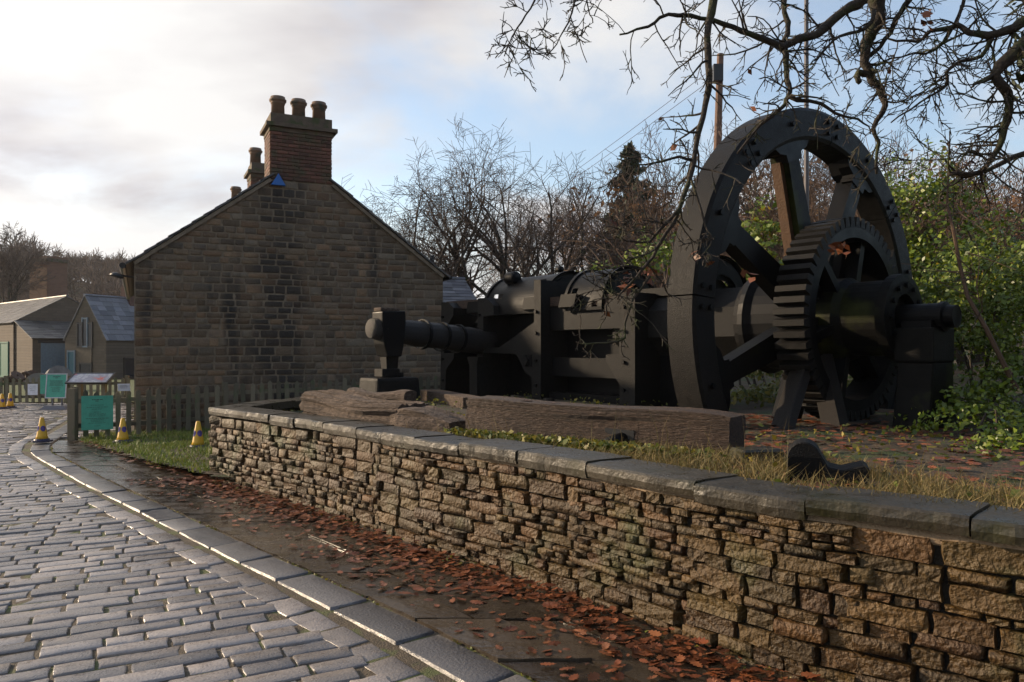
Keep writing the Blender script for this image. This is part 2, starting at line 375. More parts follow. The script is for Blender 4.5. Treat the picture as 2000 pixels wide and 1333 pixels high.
for c, w, h, a, b in cands[:300]:
    me = R.choice(sett_l)[0]
    tilt = Quaternion((R.uniform(-1, 1), R.uniform(-1, 1), 0), R.uniform(0, 0.022))
    link('sett', me, road, (c.x, c.y, -0.045 + R.uniform(-0.007, 0.007)), tilt @ quat(a, b, Vector((0, 0, 1))), (w, h, 0.10))
def joined(name, items, lumps, mat, parent, depth):
    mb = MB()
    for c, w, h, a, b, nrm in items:
        _, vs, fs = R.choice(lumps); a2, b2, n2 = a*w, b*h, nrm*depth
        mb.add([c + a2*p.x + b2*p.y + n2*p.z for p in vs], fs)
    o = mb.build(name, mat, parent, smooth=True, fix=False); o['kind'] = 'stuff'; return o
Z1 = Vector((0, 0, 1))
joined('sett_mass', [(Vector((c.x, c.y, -0.045 + R.uniform(-0.007, 0.007))), w, h, a, b, Z1) for c, w, h, a, b in cands[300:]], [lump('sett_far', 3, 3, 1, 90+i, 0.045, 0.07, None, 0.9) for i in range(6)], SETT_I, road, 0.10)

# ------------------------------------------------------------------ kerb stones, flagstones
kerb_l = [lump('kerb_stone', 8, 4, 2, 140+i, 0.018, 0.045, KERB, 0.93) for i in range(5)]
for gi in range(2):
    gme, gvs, gfs = lump('kerb_stone', 40, 4, 2, 160+gi, 0.012, 0.05, KERB)
    for v_ in gme.vertices:
        if v_.co.z > 0.4 and abs(v_.co.y) < 0.45 and int(round((v_.co.x + 0.4)/0.8*38)) % 2: v_.co.z -= 0.05
    kerb_l.append((gme, gvs, gfs))
kroot = thing('kerb', (0, 0, 0), None, None); kroot['kind'] = 'structure'
y = 1.2
while y < 22:
    l = R.uniform(0.55, 0.95) if y < 13 else 0.9
    y2 = y + l * 0.72; a = Vector((kerbx(y) + 0.2, y, 0)); b = Vector((kerbx(y2) + 0.2, y2, 0)); t = (b - a).normalized(); nrm = Vector((-t.y, t.x, 0))
    ko = link('kerb_stone', R.choice(kerb_l)[0], kroot, (a + b)/2 + Vector((0, 0, -0.060 + R.uniform(-0.005, 0.005))), Quaternion((1, 0, 0), R.uniform(-.02, .02)) @ quat(t, nrm, Z1), ((b-a).length - 0.012, 0.27, 0.15))
    y = y2
y = 1.2; flag_l = [lump('flagstone', 5, 5, 1, 180+i, 0.012, 0.03, FLAG) for i in range(5)]
while y < 13.2:
    d = R.uniform(0.34, 0.62); y2 = y + d
    x0a, x1a, x0b, x1b = kerbx(y) + 0.40, flagright(y) + 0.1, kerbx(y2) + 0.40, flagright(y2) + 0.1
    n = 2 if R.random() < 0.6 else 3
    if x1a - x0a < 0.75: n = 1
    cuts = [0] + sorted(min(0.9, max(0.1, (i + R.uniform(-0.2, 0.2)) / n)) for i in range(1, n)) + [1]
    for p, q in zip(cuts[:-1], cuts[1:]):
        A = Vector((x0a + (x1a-x0a)*p, y, 0)); B = Vector((x0a + (x1a-x0a)*q, y, 0)); Cc = Vector((x0b + (x1b-x0b)*q, y2, 0)); D = Vector((x0b + (x1b-x0b)*p, y2, 0))
        if (B - A).length < 0.12: continue
        mb = MB(); cen = (A+B+Cc+D)/4; zt = 0.024 + R.uniform(-0.006, 0.006); tx, ty = R.uniform(-.012, .012), R.uniform(-.012, .012)
        nn = 4; top = []
        for j in range(nn+1):
            for i in range(nn+1):
                pt = (A*(1-i/nn) + B*(i/nn))*(1-j/nn) + (D*(1-i/nn) + Cc*(i/nn))*(j/nn)
                pt = cen + (pt - cen) * (1 - 0.014/max(0.2, (B-A).length))
                edge = i in (0, nn) or j in (0, nn)
                top.append(Vector((pt.x + R.uniform(-.006, .006), pt.y + R.uniform(-.006, .006), zt + tx*(pt.x-cen.x) + ty*(pt.y-cen.y) + R.uniform(-.002, .002) - (0.004 if edge else 0))))
        ring = [i for i in range(nn)] + [nn + (nn+1)*j for j in range(nn)] + [(nn+1)*nn + nn - i for i in range(nn)] + [(nn+1)*(nn-j) for j in range(nn)]
        mb.add(top + [top[i] - Vector((0, 0, 0.04)) for i in ring],
               [(j*(nn+1)+i, j*(nn+1)+i+1, (j+1)*(nn+1)+i+1, (j+1)*(nn+1)+i) for j in range(nn) for i in range(nn)] +
               [(ring[k], len(top)+k, len(top)+(k+1) % len(ring), ring[(k+1) % len(ring)]) for k in range(len(ring))])
        mb.build('flagstone', FLAG, pavement, fix=False)
    y = y2

# ------------------------------------------------------------------ dry stone wall
wall = thing('dry_stone_wall', (-0.11, 5.6, 0), 'long low dry stone retaining wall with flat wet coping slabs beside the pavement', 'wall')
class Path:
    def __init__(s, pts):
        s.p = [Vector((x, y, 0)) for x, y in pts]; s.c = [0]
        for a, b in zip(s.p[:-1], s.p[1:]): s.c.append(s.c[-1] + (b-a).length)
        s.L = s.c[-1]
    def at(s, d):
        d = max(0, min(s.L - 1e-4, d))
        for i in range(len(s.p)-1):
            if d <= s.c[i+1]:
                t = (s.p[i+1]-s.p[i]).normalized(); return s.p[i] + t*(d - s.c[i])
    def tan(s, d): return (s.at(d+0.25) - s.at(d-0.25)).normalized()
main = Path(CAPP); ret = Path([(-3.05, 12.3), (-3.76, 9.52)])
stone_l = [lump('walling_stone', 5, 4, 2, 220+i, 0.075, 0.09, WALLM, 0.86, i % 3 != 0) for i in range(14)]
small_l = [lump('walling_stone_s', 3, 3, 1, 260+i, 0.075, 0.09, None, 0.86) for i in range(8)]
def wall_items(path, seed):
    rr = random.Random(seed); out = []; ends = []
    z = -0.04; row = 0
    # courses that wander in height: split into strips with their own course heights
    d0 = 0.0
    while d0 < path.L:
        sl = rr.uniform(0.55, 1.0); d1 = min(path.L, d0 + sl)
        if path.L - d1 < 0.3: d1 = path.L
        z = -0.06
        while z < 0.80:
            h = rr.choice((0.042, 0.055, 0.068, 0.082, 0.10)) * rr.uniform(0.9, 1.1)
            if z + h > 0.76: h = 0.812 - z
            if h > 0.15: h *= 0.5
            d = d0 + rr.uniform(-0.10, 0.03)
            while d < d1 - 0.04:
                w = h * rr.uniform(1.5, 4.6); w = max(0.10, min(0.38, w))
                if d + w > d1 + 0.1: w = max(0.09, d1 - d + rr.uniform(-0.02, 0.06))
                hh = h
                out.append((d + w/2, z + h/2 + rr.uniform(-.006, .006), w - rr.uniform(0.003, 0.014), hh - rr.uniform(0.001, 0.010), rr.uniform(-0.018, 0.012), rr.uniform(-0.04, 0.04)))
                d += w
            z += h
        d0 = d1
    return out
items = []
for path, seed in ((main, 5), (ret, 6)):
    for d, z, w, h, off, roll in wall_items(path, seed):
        c = path.at(d); t = path.tan(d); nrm = Vector((t.y, -t.x, 0))          # outward, towards the street
        if path is main: nrm = Vector((t.y, -t.x, 0))
        items.append((c - nrm * (0.05 + 0.07 - off) + Vector((0, 0, z)), w, h, t, nrm, roll))
def seen(c): return c.y > 2.9 and c.x < 0.70*c.y and c.x/c.y > -0.4
items.sort(key=lambda k: -(k[1]*k[2] / k[0].y**2) if seen(k[0]) else 1)
for c, w, h, t, nrm, roll in items[:300]:
    q = Quaternion(nrm, roll) @ Quaternion(Z1, R.uniform(-.05, .05)) @ quat(t, nrm.cross(t), nrm)
    link('walling_stone', R.choice(stone_l)[0], wall, c, q, (w, h, 0.17))
joined('small_walling_stones', [(c, w, h, t, nrm.cross(t), nrm) for c, w, h, t, nrm, roll in items[300:]], small_l, WALLI, wall, 0.17)
# core behind the stones, mortar bed under the coping
for path, nm in ((main, 'core'), (ret, 'core')):
    mb = MB(); ds = list(np.linspace(0, path.L, 40))
    for a, b in zip(ds[:-1], ds[1:]):
        pa, pb = path.at(a), path.at(b); na, nb = path.tan(a), path.tan(b); na = Vector((na.y, -na.x, 0)); nb = Vector((nb.y, -nb.x, 0))
        q = [pa - na*0.085, pb - nb*0.085, pb - nb*0.34, pa - na*0.34]
        mb.add([Vector((p.x, p.y, -0.05)) for p in q] + [Vector((p.x, p.y, 0.80)) for p in q], [(0, 1, 5, 4), (4, 5, 6, 7), (2, 3, 7, 6)])
    mb.build(nm, CORE, wall, fix=False)
mb = MB(); ds = list(np.linspace(3.2, main.L, 90)); prev = None
for d in ds:
    p = main.at(d); t = main.tan(d); nrm = Vector((t.y, -t.x, 0)); k = 0.5 + 0.5*math.sin(d*1.7) * math.sin(d*0.9 + 1)
    lo = 0.80 - 0.055 * k + R.uniform(-.012, .012); ring = [p - nrm*0.075 + Vector((0, 0, 0.83)), p - nrm*(0.052 + R.uniform(0, .012)) + Vector((0, 0, 0.81)), p - nrm*(0.056 + R.uniform(0, .012)) + Vector((0, 0, (lo+0.81)/2)), p - nrm*0.10 + Vector((0, 0, lo))]
    if prev: mb.add(prev + ring, [(i, i+1, 4+i+1, 4+i) for i in range(3)])
    prev = ring
mb.build('mortar_bed', MORTAR, wall, smooth=True, fix=False)
# coping slabs
def coping(path, d0, lens, wdt):
    for l in lens:
        if d0 + 0.2 > path.L: break
        d1 = min(path.L, d0 + l); n = 10; m = 4; top = []; zt = 0.92 + R.uniform(-0.012, 0.012); th = R.uniform(0.085, 0.11); ja = R.uniform(-.02, .02)
        vs = []; rows = [(0.012, -0.99), (0.0, -0.55), (0.004, -0.12), (0.016, 0.0), (0.12, 0.003), (0.24, 0.0), (wdt, -0.004), (wdt, -1)]
        for i in range(n+1):
            d = d0 + 0.006 + (d1 - d0 - 0.012) * i / n; p = path.at(d); t = path.tan(d); nrm = Vector((t.y, -t.x, 0)); chip = R.uniform(-.004, .004)
            for o, zz in rows:
                vs.append(p - nrm*(o + (chip if o < 0.02 else 0) + R.uniform(-.002, .002) + ja*(i/n - .5)) + Vector((0, 0, zt + (zz*th if zz < -0.05 else zz) + R.uniform(-.0015, .0015))))
        k = len(rows); mb = MB()
        mb.add(vs, [(i*k+j, (i+1)*k+j, (i+1)*k+j+1, i*k+j+1) for i in range(n) for j in range(k-1)] + [tuple(range(k)), tuple(n*k+j for j in range(k))[::-1]])
        mb.build('coping_slab', CAP, wall, smooth=False); d0 = d1
coping(main, 0.0, [1.0, 0.55, 0.55, 0.62, 0.62, 0.48, 0.52, 0.60, 0.66, 0.68, 0.86, 0.64, 0.7, 0.8, 0.9, 0.9], 0.42)
coping(ret, 0.0, [0.8, 0.7, 0.75, 0.8], 0.40)
# ------------------------------------------------------------------ houses
HCOL = [(0.0713, 0.0475, 0.0263), (0.1507, 0.0950, 0.0465), (0.2369, 0.1482, 0.0750)]
HRND = [(0.13, 0.115, 0.095), (0.19, 0.105, 0.055), (0.10, 0.09, 0.075), (0.20, 0.12, 0.065), (0.15, 0.13, 0.10), (0.13, 0.09, 0.055), (0.085, 0.072, 0.058)]
SOOT = (1.0, 0.60, 0.72, (0.018, 0.015, 0.012), (1.5, 1.5, 0.25))
HST = M('gable_stone', HCOL, 7, 0.8, 0.7, 35, 'object', HRND, stain=SOOT, band=(gdir, HC.dot(gdir) + 2.75, 0.75, (0.016, 0.013, 0.011)))
HSI = M('gable_stone_small', HCOL, 7, 0.8, 0.7, 35, 'island', HRND, stain=SOOT, band=(gdir, HC.dot(gdir) + 2.75, 0.75, (0.016, 0.013, 0.011)))
HMORT = M('pale_mortar', [(0.1425, 0.1091, 0.0733), (0.2565, 0.1980, 0.1373)], 9, 0.9, 0.5, 40)
BRICK = M('red_brick', [(0.0800, 0.0350, 0.0231), (0.1600, 0.0650, 0.0420)], 11, 0.8, 0.5, 60, 'object', [(0.0800, 0.0350, 0.0231), (0.1760, 0.0700, 0.0420), (0.1120, 0.0550, 0.0315)], moss=(2.2, 0.52, 0.66, (0.0560, 0.0600, 0.0263)))
SLATE = M('stone_slate', [(0.05, 0.045, 0.04), (0.11, 0.10, 0.09)], 10, 0.5, 0.5, 40, 'object', [(0.07, 0.065, 0.06), (0.12, 0.11, 0.10)], moss=(3, 0.6, 0.75, (0.06, 0.065, 0.02)))
SLATEG = M('wet_grey_slate', [(0.10, 0.10, 0.11), (0.18, 0.175, 0.18)], 8, 0.35, 0.3, 40, 'object', [(0.10, 0.10, 0.115), (0.19, 0.185, 0.19)], moss=(2.4, 0.66, 0.78, (0.08, 0.09, 0.02)))
CLAY = M('sooty_clay', [(0.13, 0.075, 0.045), (0.22, 0.13, 0.08)], 6, 0.75, 0.3, 50, moss=(5, 0.5, 0.7, (0.06, 0.065, 0.045)))
LEDGE = M('mossy_ledge', [(0.08, 0.055, 0.04), (0.14, 0.10, 0.065)], 7, 0.85, 0.6, 40, moss=(5, 0.5, 0.62, (0.06, 0.065, 0.02)))
GLASS = flat('dark_window_glass', (0.02, 0.024, 0.03), 0.15)
BLUEP = flat('blue_plastic', (0.02, 0.13, 0.42), 0.4)
BLK = flat('black_metal', (0.012, 0.012, 0.013), 0.45)
GREYP = flat('grey_blue_paint', (0.14, 0.19, 0.23), 0.6)
GREENP = flat('green_paint', (0.012, 0.13, 0.085), 0.5)
TEALP = flat('teal_paint', (0.02, 0.10, 0.13), 0.5)
WHITEP = flat('white_print', (0.72, 0.70, 0.75), 0.5)
def coursed(name, d, c1, c2, mort, bw=0.42, bh=0.15, ms=0.012):
    m = M(name, [c1, c2], 3, 0.85, 0, 1); nt = m.node_tree; N = nt.nodes; L = nt.links; b = N['Principled BSDF']
    g = N.new('ShaderNodeNewGeometry'); dp = N.new('ShaderNodeVectorMath'); dp.operation = 'DOT_PRODUCT'; L.new(g.outputs['Position'], dp.inputs[0]); dp.inputs[1].default_value = d
    sp = N.new('ShaderNodeSeparateXYZ'); L.new(g.outputs['Position'], sp.inputs[0]); cb = N.new('ShaderNodeCombineXYZ'); L.new(dp.outputs['Value'], cb.inputs[0]); L.new(sp.outputs[2], cb.inputs[1])
    br = N.new('ShaderNodeTexBrick'); L.new(cb.outputs[0], br.inputs['Vector']); br.inputs['Scale'].default_value = 1.0
    br.inputs['Brick Width'].default_value = bw; br.inputs['Row Height'].default_value = bh; br.inputs['Mortar Size'].default_value = ms; br.inputs['Mortar Smooth'].default_value = 0.3
    br.inputs['Color1'].default_value = (*c1, 1); br.inputs['Color2'].default_value = (*c2, 1); br.inputs['Mortar'].default_value = (*mort, 1); br.inputs['Bias'].default_value = 0
    old = b.inputs['Base Color'].links[0].from_socket; mx = N.new('ShaderNodeMix'); mx.data_type = 'RGBA'; mx.inputs[0].default_value = 0.65; L.new(old, mx.inputs[6]); L.new(br.outputs[0], mx.inputs[7]); L.new(mx.outputs[2], b.inputs['Base Color'])
    bp = N.new('ShaderNodeBump'); bp.inputs['Strength'].default_value = 0.7; bp.inputs['Distance'].default_value = 0.02; bp.invert = True; L.new(br.outputs['Fac'], bp.inputs['Height']); L.new(bp.outputs[0], b.inputs['Normal'])
    return m

EAVE, APEX, HL = 3.34, 5.66, 10.5
nf = Vector((gdir.y, -gdir.x, 0))
house = thing('stone_cottage', HC, 'dark stone cottage with blank gable wall and red brick chimney stacks', 'house')
def gp(s, z, off=0.0): return HC + gdir*s + Z1*z + nf*off
mb = MB(); mb.prism([gp(0, -0.2), gp(GW, -0.2), gp(GW, EAVE), gp(GW/2, APEX), gp(0, EAVE)], rdir*HL); mb.build('wall', HMORT, house)
gst_l = [lump('gable_stone', 4, 4, 1, 300+i, 0.05, 0.09, HST) for i in range(12)]; gsm = [lump('gst', 3, 3, 1, 330+i, 0.05, 0.08, None) for i in range(6)]
def roofz(s): return EAVE + (APEX - EAVE) * (1 - abs(s - GW/2) / (GW/2))
items = []; z = 0.0; rr = random.Random(11); row = 0
while z < APEX - 0.1:
    h = rr.choice((0.115, 0.13, 0.145, 0.165, 0.18)); s = 0.0; row += 1
    zt = z + h
    lo, hi = 0.0, GW
    if zt > EAVE: k = (zt - EAVE) / (APEX - EAVE) * GW/2; lo, hi = k + 0.02, GW - k - 0.02
    s = lo; first = True
    while s < hi - 0.05:
        w = rr.uniform(0.15, 0.40)
        if first or hi - s < 0.75: w = (0.52 if row % 2 else 0.3) if zt < EAVE else 0.3
        if hi - s - w < 0.14: w = hi - s
        q = first or hi - s - w < 0.02
        items.append((gp(s + w/2, z + h/2, rr.uniform(-.026, -.012)), w - rr.uniform(.014, .026), h - rr.uniform(.014, .026), q)); s += w; first = False
    z = zt
items.sort(key=lambda k: (k[0].z < 0.9, -(k[1]*k[2])))
for c, w, h, q in items[:300]:
    link('stone', R.choice(gst_l)[0], house, c, Quaternion(nf, R.uniform(-.015, .015)) @ quat(gdir, Z1, nf), (w, h, 0.07))
joined('small_stones', [(c, w, h, gdir, Z1, nf) for c, w, h, q in items[300:]], gsm, HSI, house, 0.07)
# roof: overlapping courses of thick stone slates
roof = thing('roof', HC, None, None); roof.parent = house; roof.location = (0, 0, 0)
def slope(parent, P0, along, up, length, run, exposure, th, mat, name='slate', over=0.08, pieces=None, off=0.0):
    nrm = along.cross(up).normalized()
    if nrm.z < 0: nrm = -nrm
    n = max(1, int(round(run / exposure))); ex = run / n; cache = {}
    for i in range(n):
        b0 = P0 + up * (i*ex - (over if i == 0 else 0.02)) ; ll = ex + (over if i == 0 else 0.02) + 0.05
        tilt = (up * ll - nrm * 0.018).normalized()
        s = 0.0 if not pieces else -R.uniform(0, pieces)
        while s < length - 1e-3:
            w = length if not pieces else pieces * R.uniform(0.8, 1.25)
            a = max(0.0, s); e = min(length, s + w)
            if e - a > 0.03:
                c = b0 + along * ((a+e)/2) + tilt * ll/2 + nrm * (0.02 + th/2 + R.uniform(-.004, .006) + off)
                key = 'u'
                if key not in cache:
                    m0 = MB(); m0.box((0, 0, 0), (0.5, 0, 0), (0, 0.5, 0), (0, 0, 0.5)); me = bpy.data.meshes.new(name); me.from_pydata(m0.v, [], m0.f); me.materials.append(mat); cache[key] = me
                nn = along.cross(tilt).normalized(); nn = nn if nn.z > 0 else -nn
                q = quat(along, nn.cross(along), nn)
                link(name, cache[key], parent, c, q, (e - a - (0.006 if pieces else 0), ll, th))
            s += w
upl = (gp(GW/2, APEX) - gp(0, EAVE)); runl = upl.length; upl.normalize(); upr = (gp(GW/2, APEX) - gp(GW, EAVE)).normalized()
for a_, up_ in ((gp(0, EAVE), upl), (gp(GW, EAVE), upr)):
    slope(roof, a_ + nf*0.10, rdir, up_, HL + 0.1, runl*0.81, 0.27, 0.035, SLATE, over=0.16)
    slope(roof, a_ + up_*(runl*0.81) + rdir*0.76, rdir, up_, HL - 0.76, runl*0.19, 0.27, 0.035, SLATE, over=0.02)
mb = MB(); mb.tube([gp(GW/2, APEX+0.07) + rdir*0.76, gp(GW/2, APEX+0.07) + rdir*HL], 0.1, 8); mb.build('ridge', SLATE, roof)
for a, bq, q in ((gp(0, EAVE), upl, 1), (gp(GW, EAVE), upr, 1)):
    mb = MB(); mb.box(a + bq*(runl*0.4) + nf*0.035 - Z1*0.05, bq*(runl*0.4), nf*0.03, bq.cross(nf)*0.035); mb.build('verge_mortar', HMORT, house)
bl_l = [lump('brick', 3, 3, 1, 350+i, 0.03, 0.06, BRICK) for i in range(5)]
def chimney(parent, C, w, d, z0, z1, potn, real=True):
    """C: front-centre of the stack on the gable line"""
    ch = thing('chimney', C, None, None); ch.parent = parent; ch.location = C - Vector(parent['_o'])
    fc = lambda s, z, b: C + gdir*s + rdir*b + Z1*(z - C.z)
    mb = MB(); mb.box(fc(0, (z0+z1)/2, d/2), gdir*(w/2 - 0.012), rdir*(d/2 - 0.012), Z1*((z1-z0)/2)); mb.build('core', HMORT, ch)
    bh = 0.077; row = 0; z = z0
    faces = [(gdir, nf, lambda s, z: fc(s - w/2, z, 0.0), w)]
    faces.append((rdir, -gdir, lambda s, z: fc(-w/2, z, s), d))
    while z < z1 - 0.03:
        for ax, nn, fn, ln in faces:
            s = 0.0; first = True
            while s < ln - 0.02:
                l = 0.228
                if first and row % 2: l = 0.114
                l = min(l, ln - s); first = False
                if ln - s - l < 0.05: l = ln - s
                if real: link('brick', R.choice(bl_l)[0], ch, fn(s + l/2, z + bh/2) + nn * R.uniform(-.008, -.002), quat(ax, Z1, nn) if ax.cross(Z1).dot(nn) > 0 else quat(-ax, Z1, nn), (l - 0.012, bh - 0.012, 0.05))
                s += l
        z += bh; row += 1
    mb = MB(); prof = [(0.0, 0.0), (0.10, 0.05), (0.10, 0.09), (0.0, 0.13)]
    mb.box(fc(0, z1 + 0.04, d/2), gdir*(w/2 + 0.03), rdir*(d/2 + 0.03), Z1*0.045); mb.box(fc(0, z1 + 0.125, d/2), gdir*(w/2 + 0.10), rdir*(d/2 + 0.10), Z1*0.04)
    mb.build('cornice', LEDGE, ch)
    mb = MB(); mb.box(fc(0, z1 + 0.27, d/2), gdir*(w/2), rdir*(d/2), Z1*0.105); mb.build('cap', LEDGE, ch)
    for i in range(potn):
        s = (-w*0.34 + w*0.68*i/(potn-1)) if potn > 1 else 0
        mb = MB(); o = fc(s, z1 + 0.36, d/2)
        mb.lathe([(0.0, 0), (0.145, 0), (0.135, 0.30), (0.15, 0.31), (0.15, 0.335), (0.14, 0.345), (0.175, 0.36), (0.18, 0.40), (0.155, 0.42), (0.15, 0.46), (0.105, 0.46), (0.10, 0.2), (0, 0.2)], o, Z1, 20); mb.build('chimney_pot', CLAY, ch, smooth=True)
chimney(house, gp(GW/2, APEX - 0.50, 0.014), 1.27, 0.75, APEX - 0.50, 6.17, 3)
for k, (b, pn) in enumerate(((4.4, 2), (8.9, 2))):
    chimney(house, gp(GW/2, APEX - 0.2) + rdir*b, 0.9, 0.7, APEX - 0.2, 6.12 if k == 0 else 5.95, pn, k == 0)
# alarm box, wall lamp, gutter
ab = MB(); c = gp(2.68, 5.03, 0.02); ab.prism([c - gdir*0.15, c + gdir*0.15, c + Z1*0.25], nf*0.07); tag(ab.build('alarm_box', BLUEP, None, bevel=0.008), 'small blue triangular alarm box high on the gable below the chimney', 'alarm box')
lamp = thing('wall_lamp', gp(0, 3.0), 'black swan neck lamp on the left corner of the dark stone gable', 'lamp')
mb = MB(); p = gp(0, 3.02) - gdir*0.0 + rdir*0.1; mb.tube([p, p - gdir*0.10 + Z1*0.02, p - gdir*0.2 + Z1*0.03], 0.02, 6); mb.build('bracket', BLK, lamp)
mb = MB(); mb.lathe([(0.02, 0.09), (0.09, 0.07), (0.15, 0.0), (0.14, 0.0), (0.08, 0.055), (0.0, 0.07)], p - gdir*0.3 + Z1*0.0, (Z1*0.95 + gdir*0.25), 16); mb.build('shade', BLK, lamp, smooth=True)
mb = MB(); mb.tube([gp(-0.2, EAVE-0.10, 0.02), gp(-0.2, EAVE-0.10) + rdir*HL], 0.06, 8); mb.build('gutter', BLK, house)
mb = MB(); mb.tube([gp(GW+0.16, EAVE-0.06, 0.05), gp(GW+0.16, EAVE-0.06) + rdir*HL], 0.055, 8); mb.tube([gp(GW-0.28, EAVE + 0.26, 0.05), gp(GW-0.28, EAVE+0.42, 0.05)], 0.05, 8); mb.build('gutter', BLK, house)

def gabled(name, label, O, xd, w, l, eave, apex, wallm, slatem, ex=0.3, pc=0.5, cat='building', over=0.12, base=-0.1):
    """gable end from O along xd (width w); ridge runs back along yd"""
    xd = Vector(xd).normalized(); yd = Vector((-xd.y, xd.x, 0)); O = Vector(O)
    t = thing(name, O, label, cat); mb = MB()
    P = lambda s, z, b=0.0: O + xd*s + yd*b + Z1*z
    mb.prism([P(0, base), P(w, base), P(w, eave), P(w/2, apex), P(0, eave)], yd*l); mb.build('wall', wallm, t)
    rf = thing('roof', O, None, None); rf.parent = t; rf.location = (0, 0, 0)
    for a, e in ((P(0, eave), 1), (P(w, eave), -1)):
        up = (P(w/2, apex) - a); run = up.length; up.normalize()
        slope(rf, a - yd*0.06, yd, up, l + 0.12, run, ex, 0.035, slatem, pieces=pc, over=over)
    mb = MB(); mb.tube([P(w/2, apex+0.05, -0.06), P(w/2, apex+0.05, l+0.06)], 0.08, 6); mb.build('ridge', slatem, rf)
    return t, P, xd, yd
def opening(t, P0, xd, nn, w, h, mat, frame=None, name='window', bars=0, lint=None):
    """pane set back in a dark reveal, with a frame that stands proud"""
    mb = MB(); mb.box(P0 + Z1*h/2 + nn*0.012, xd*w/2, nn*0.012, Z1*h/2); o = mb.build(name, mat, t); o['_o'] = tuple(t['_o'])
    mb = MB()
    for s in (-1, 1): mb.box(P0 + xd*s*(w/2+0.03) + Z1*h/2 + nn*0.03, xd*0.035, nn*0.035, Z1*(h/2+0.06))
    for zz in (0, h): mb.box(P0 + Z1*zz + nn*0.03, xd*(w/2-0.005), nn*0.033, Z1*0.04)
    for i in range(bars): mb.box(P0 + xd*(w*((i+1)/(bars+1) - 0.5)) + Z1*h/2 + nn*0.03, xd*0.015, nn*0.012, Z1*(h/2 - 0.045))
    if bars: 
        for i in range(3): mb.box(P0 + Z1*h*(i+1)/4 + nn*0.03, xd*(w/2 - 0.006), nn*0.010, Z1*0.014)
    mb.build('frame', frame or GREYP, o)
    if lint:
        mb = MB(); mb.box(P0 + Z1*(h+0.14) + nn*0.02, xd*(w/2+0.22), nn*0.035, Z1*0.09); mb.build('lintel', lint, t)
    return o
BARNX = Vector((0.93, -0.36, 0)).normalized()
FST = lambda n, d: coursed(n, d, (0.09, 0.066, 0.045), (0.135, 0.102, 0.07), (0.07, 0.055, 0.04))
Y0 = 46.0
bo = W(127, 660, 41.5); bo.z = 0
barn, P, xd, yd = gabled('workshop', 'steep gabled sandstone workshop with three light window beside the cottage', bo, BARNX, 3.0, 8, 2.15, 4.45, FST('workshop_stone', BARNX), SLATEG)
nn = -yd
for s, hh in ((-0.42, 1.25), (0.0, 1.5), (0.42, 1.25)): opening(barn, P(1.5 + s*0.85, 1.75), xd, nn, 0.30, hh, GLASS, BLK if s else GREYP)
opening(barn, P(1.55, 0.1), xd, nn, 0.8, 0.75, GLASS, BLK, 'hatch'); opening(barn, P(0.5, 0), xd, nn, 0.45, 1.5, TEALP, GREYP, 'door')
mb = MB(); mb.box(P(1.5, 1.3) + nn*0.02, xd*0.5, nn*0.03, Z1*0.42); mb.build('apron_stone', HST, barn)
nr = xd
opening(barn, P(3.0, 0.1, 1.6), yd, nr, 0.9, 1.0, GLASS, BLK, 'hatch')
mb = MB(); mb.box(P(1.5, 4.6, 4.2), xd*0.35, yd*1.6, Z1*0.55); mb.build('chimney', coursed('stack_brick', yd, (0.14, 0.06, 0.04), (0.10, 0.05, 0.035), (0.12, 0.09, 0.07), 0.24, 0.08, 0.01), barn)
# low range with a long roof, then a lean-to against its gable
FX = Vector((0.66, 0.75, 0)); fo = W(26, 630, 44.0); fo.z = 0
fw, P2, x2, y2 = gabled('forge_building', 'low forge building with broad slate roof and green door', fo, FX, 5.6, 14, 3.15, 4.75, FST('forge_stone', FX), SLATE, 0.34, 0.7)
f_left = -x2
opening(fw, P2(0, 0.0, 1.6), y2, f_left, 1.5, 2.0, GREENP, GREENP, 'door')
lo = P2(0.15, 0) - y2*2.9
lt = thing('lean_to', lo, 'lean-to shed with sloping slate roof and tall grey window between forge and workshop', 'shed')
mb = MB(); A = [P2(0.1, 0), P2(5.4, 0)]
mb.prism([P2(0.1, -0.1, -0.02), P2(0.1, 3.1, -0.02), P2(0.1, 2.15, -2.9), P2(0.1, -0.1, -2.9)], x2*5.3); mb.build('wall', FST('lean_stone', FX), lt)
rf = thing('roof', lo, None, None); rf.parent = lt; rf.location = (0, 0, 0)
upv = P2(0.0, 3.22, -0.02) - P2(0.0, 2.2, -2.98); rn = upv.length; upv.normalize()
slope(rf, P2(0.0, 2.2, -2.98), x2, upv, 5.5, rn, 0.32, 0.035, SLATE, pieces=0.55)
opening(lt, P2(1.25, 0.05, -2.9), x2, -y2, 1.35, 1.85, GREYP, GREYP, 'window', 5, BLK); opening(lt, P2(2.75, 0.3, -2.9), x2, -y2, 0.75, 1.3, GLASS, TEALP, 'window', 2); opening(lt, P2(3.35, 0, -2.9), x2, -y2, 0.35, 1.4, TEALP, TEALP, 'door')
# tall brick stack behind
so_ = W(95, 690, 62.0); so_.z = 0
st = thing('brick_chimney_stack', so_, 'tall square brick stack standing behind the forge roof', 'chimney')
mb = MB(); xa = Vector((0.92, -0.39, 0)); ya = Vector((0.39, 0.92, 0)); mb.box(so_ + Z1*4.5, xa*1.05, ya*0.9, Z1*4.5, 0.96); mb.build('shaft', coursed('stack_red', (xa+ya)*0.75, (0.22, 0.115, 0.07), (0.16, 0.08, 0.05), (0.15, 0.11, 0.08), 0.3, 0.1, 0.012), st)
mb = MB(); mb.box(so_ + Z1*8.7, xa*1.09, ya*0.94, Z1*0.14); mb.build('band', LEDGE, st)
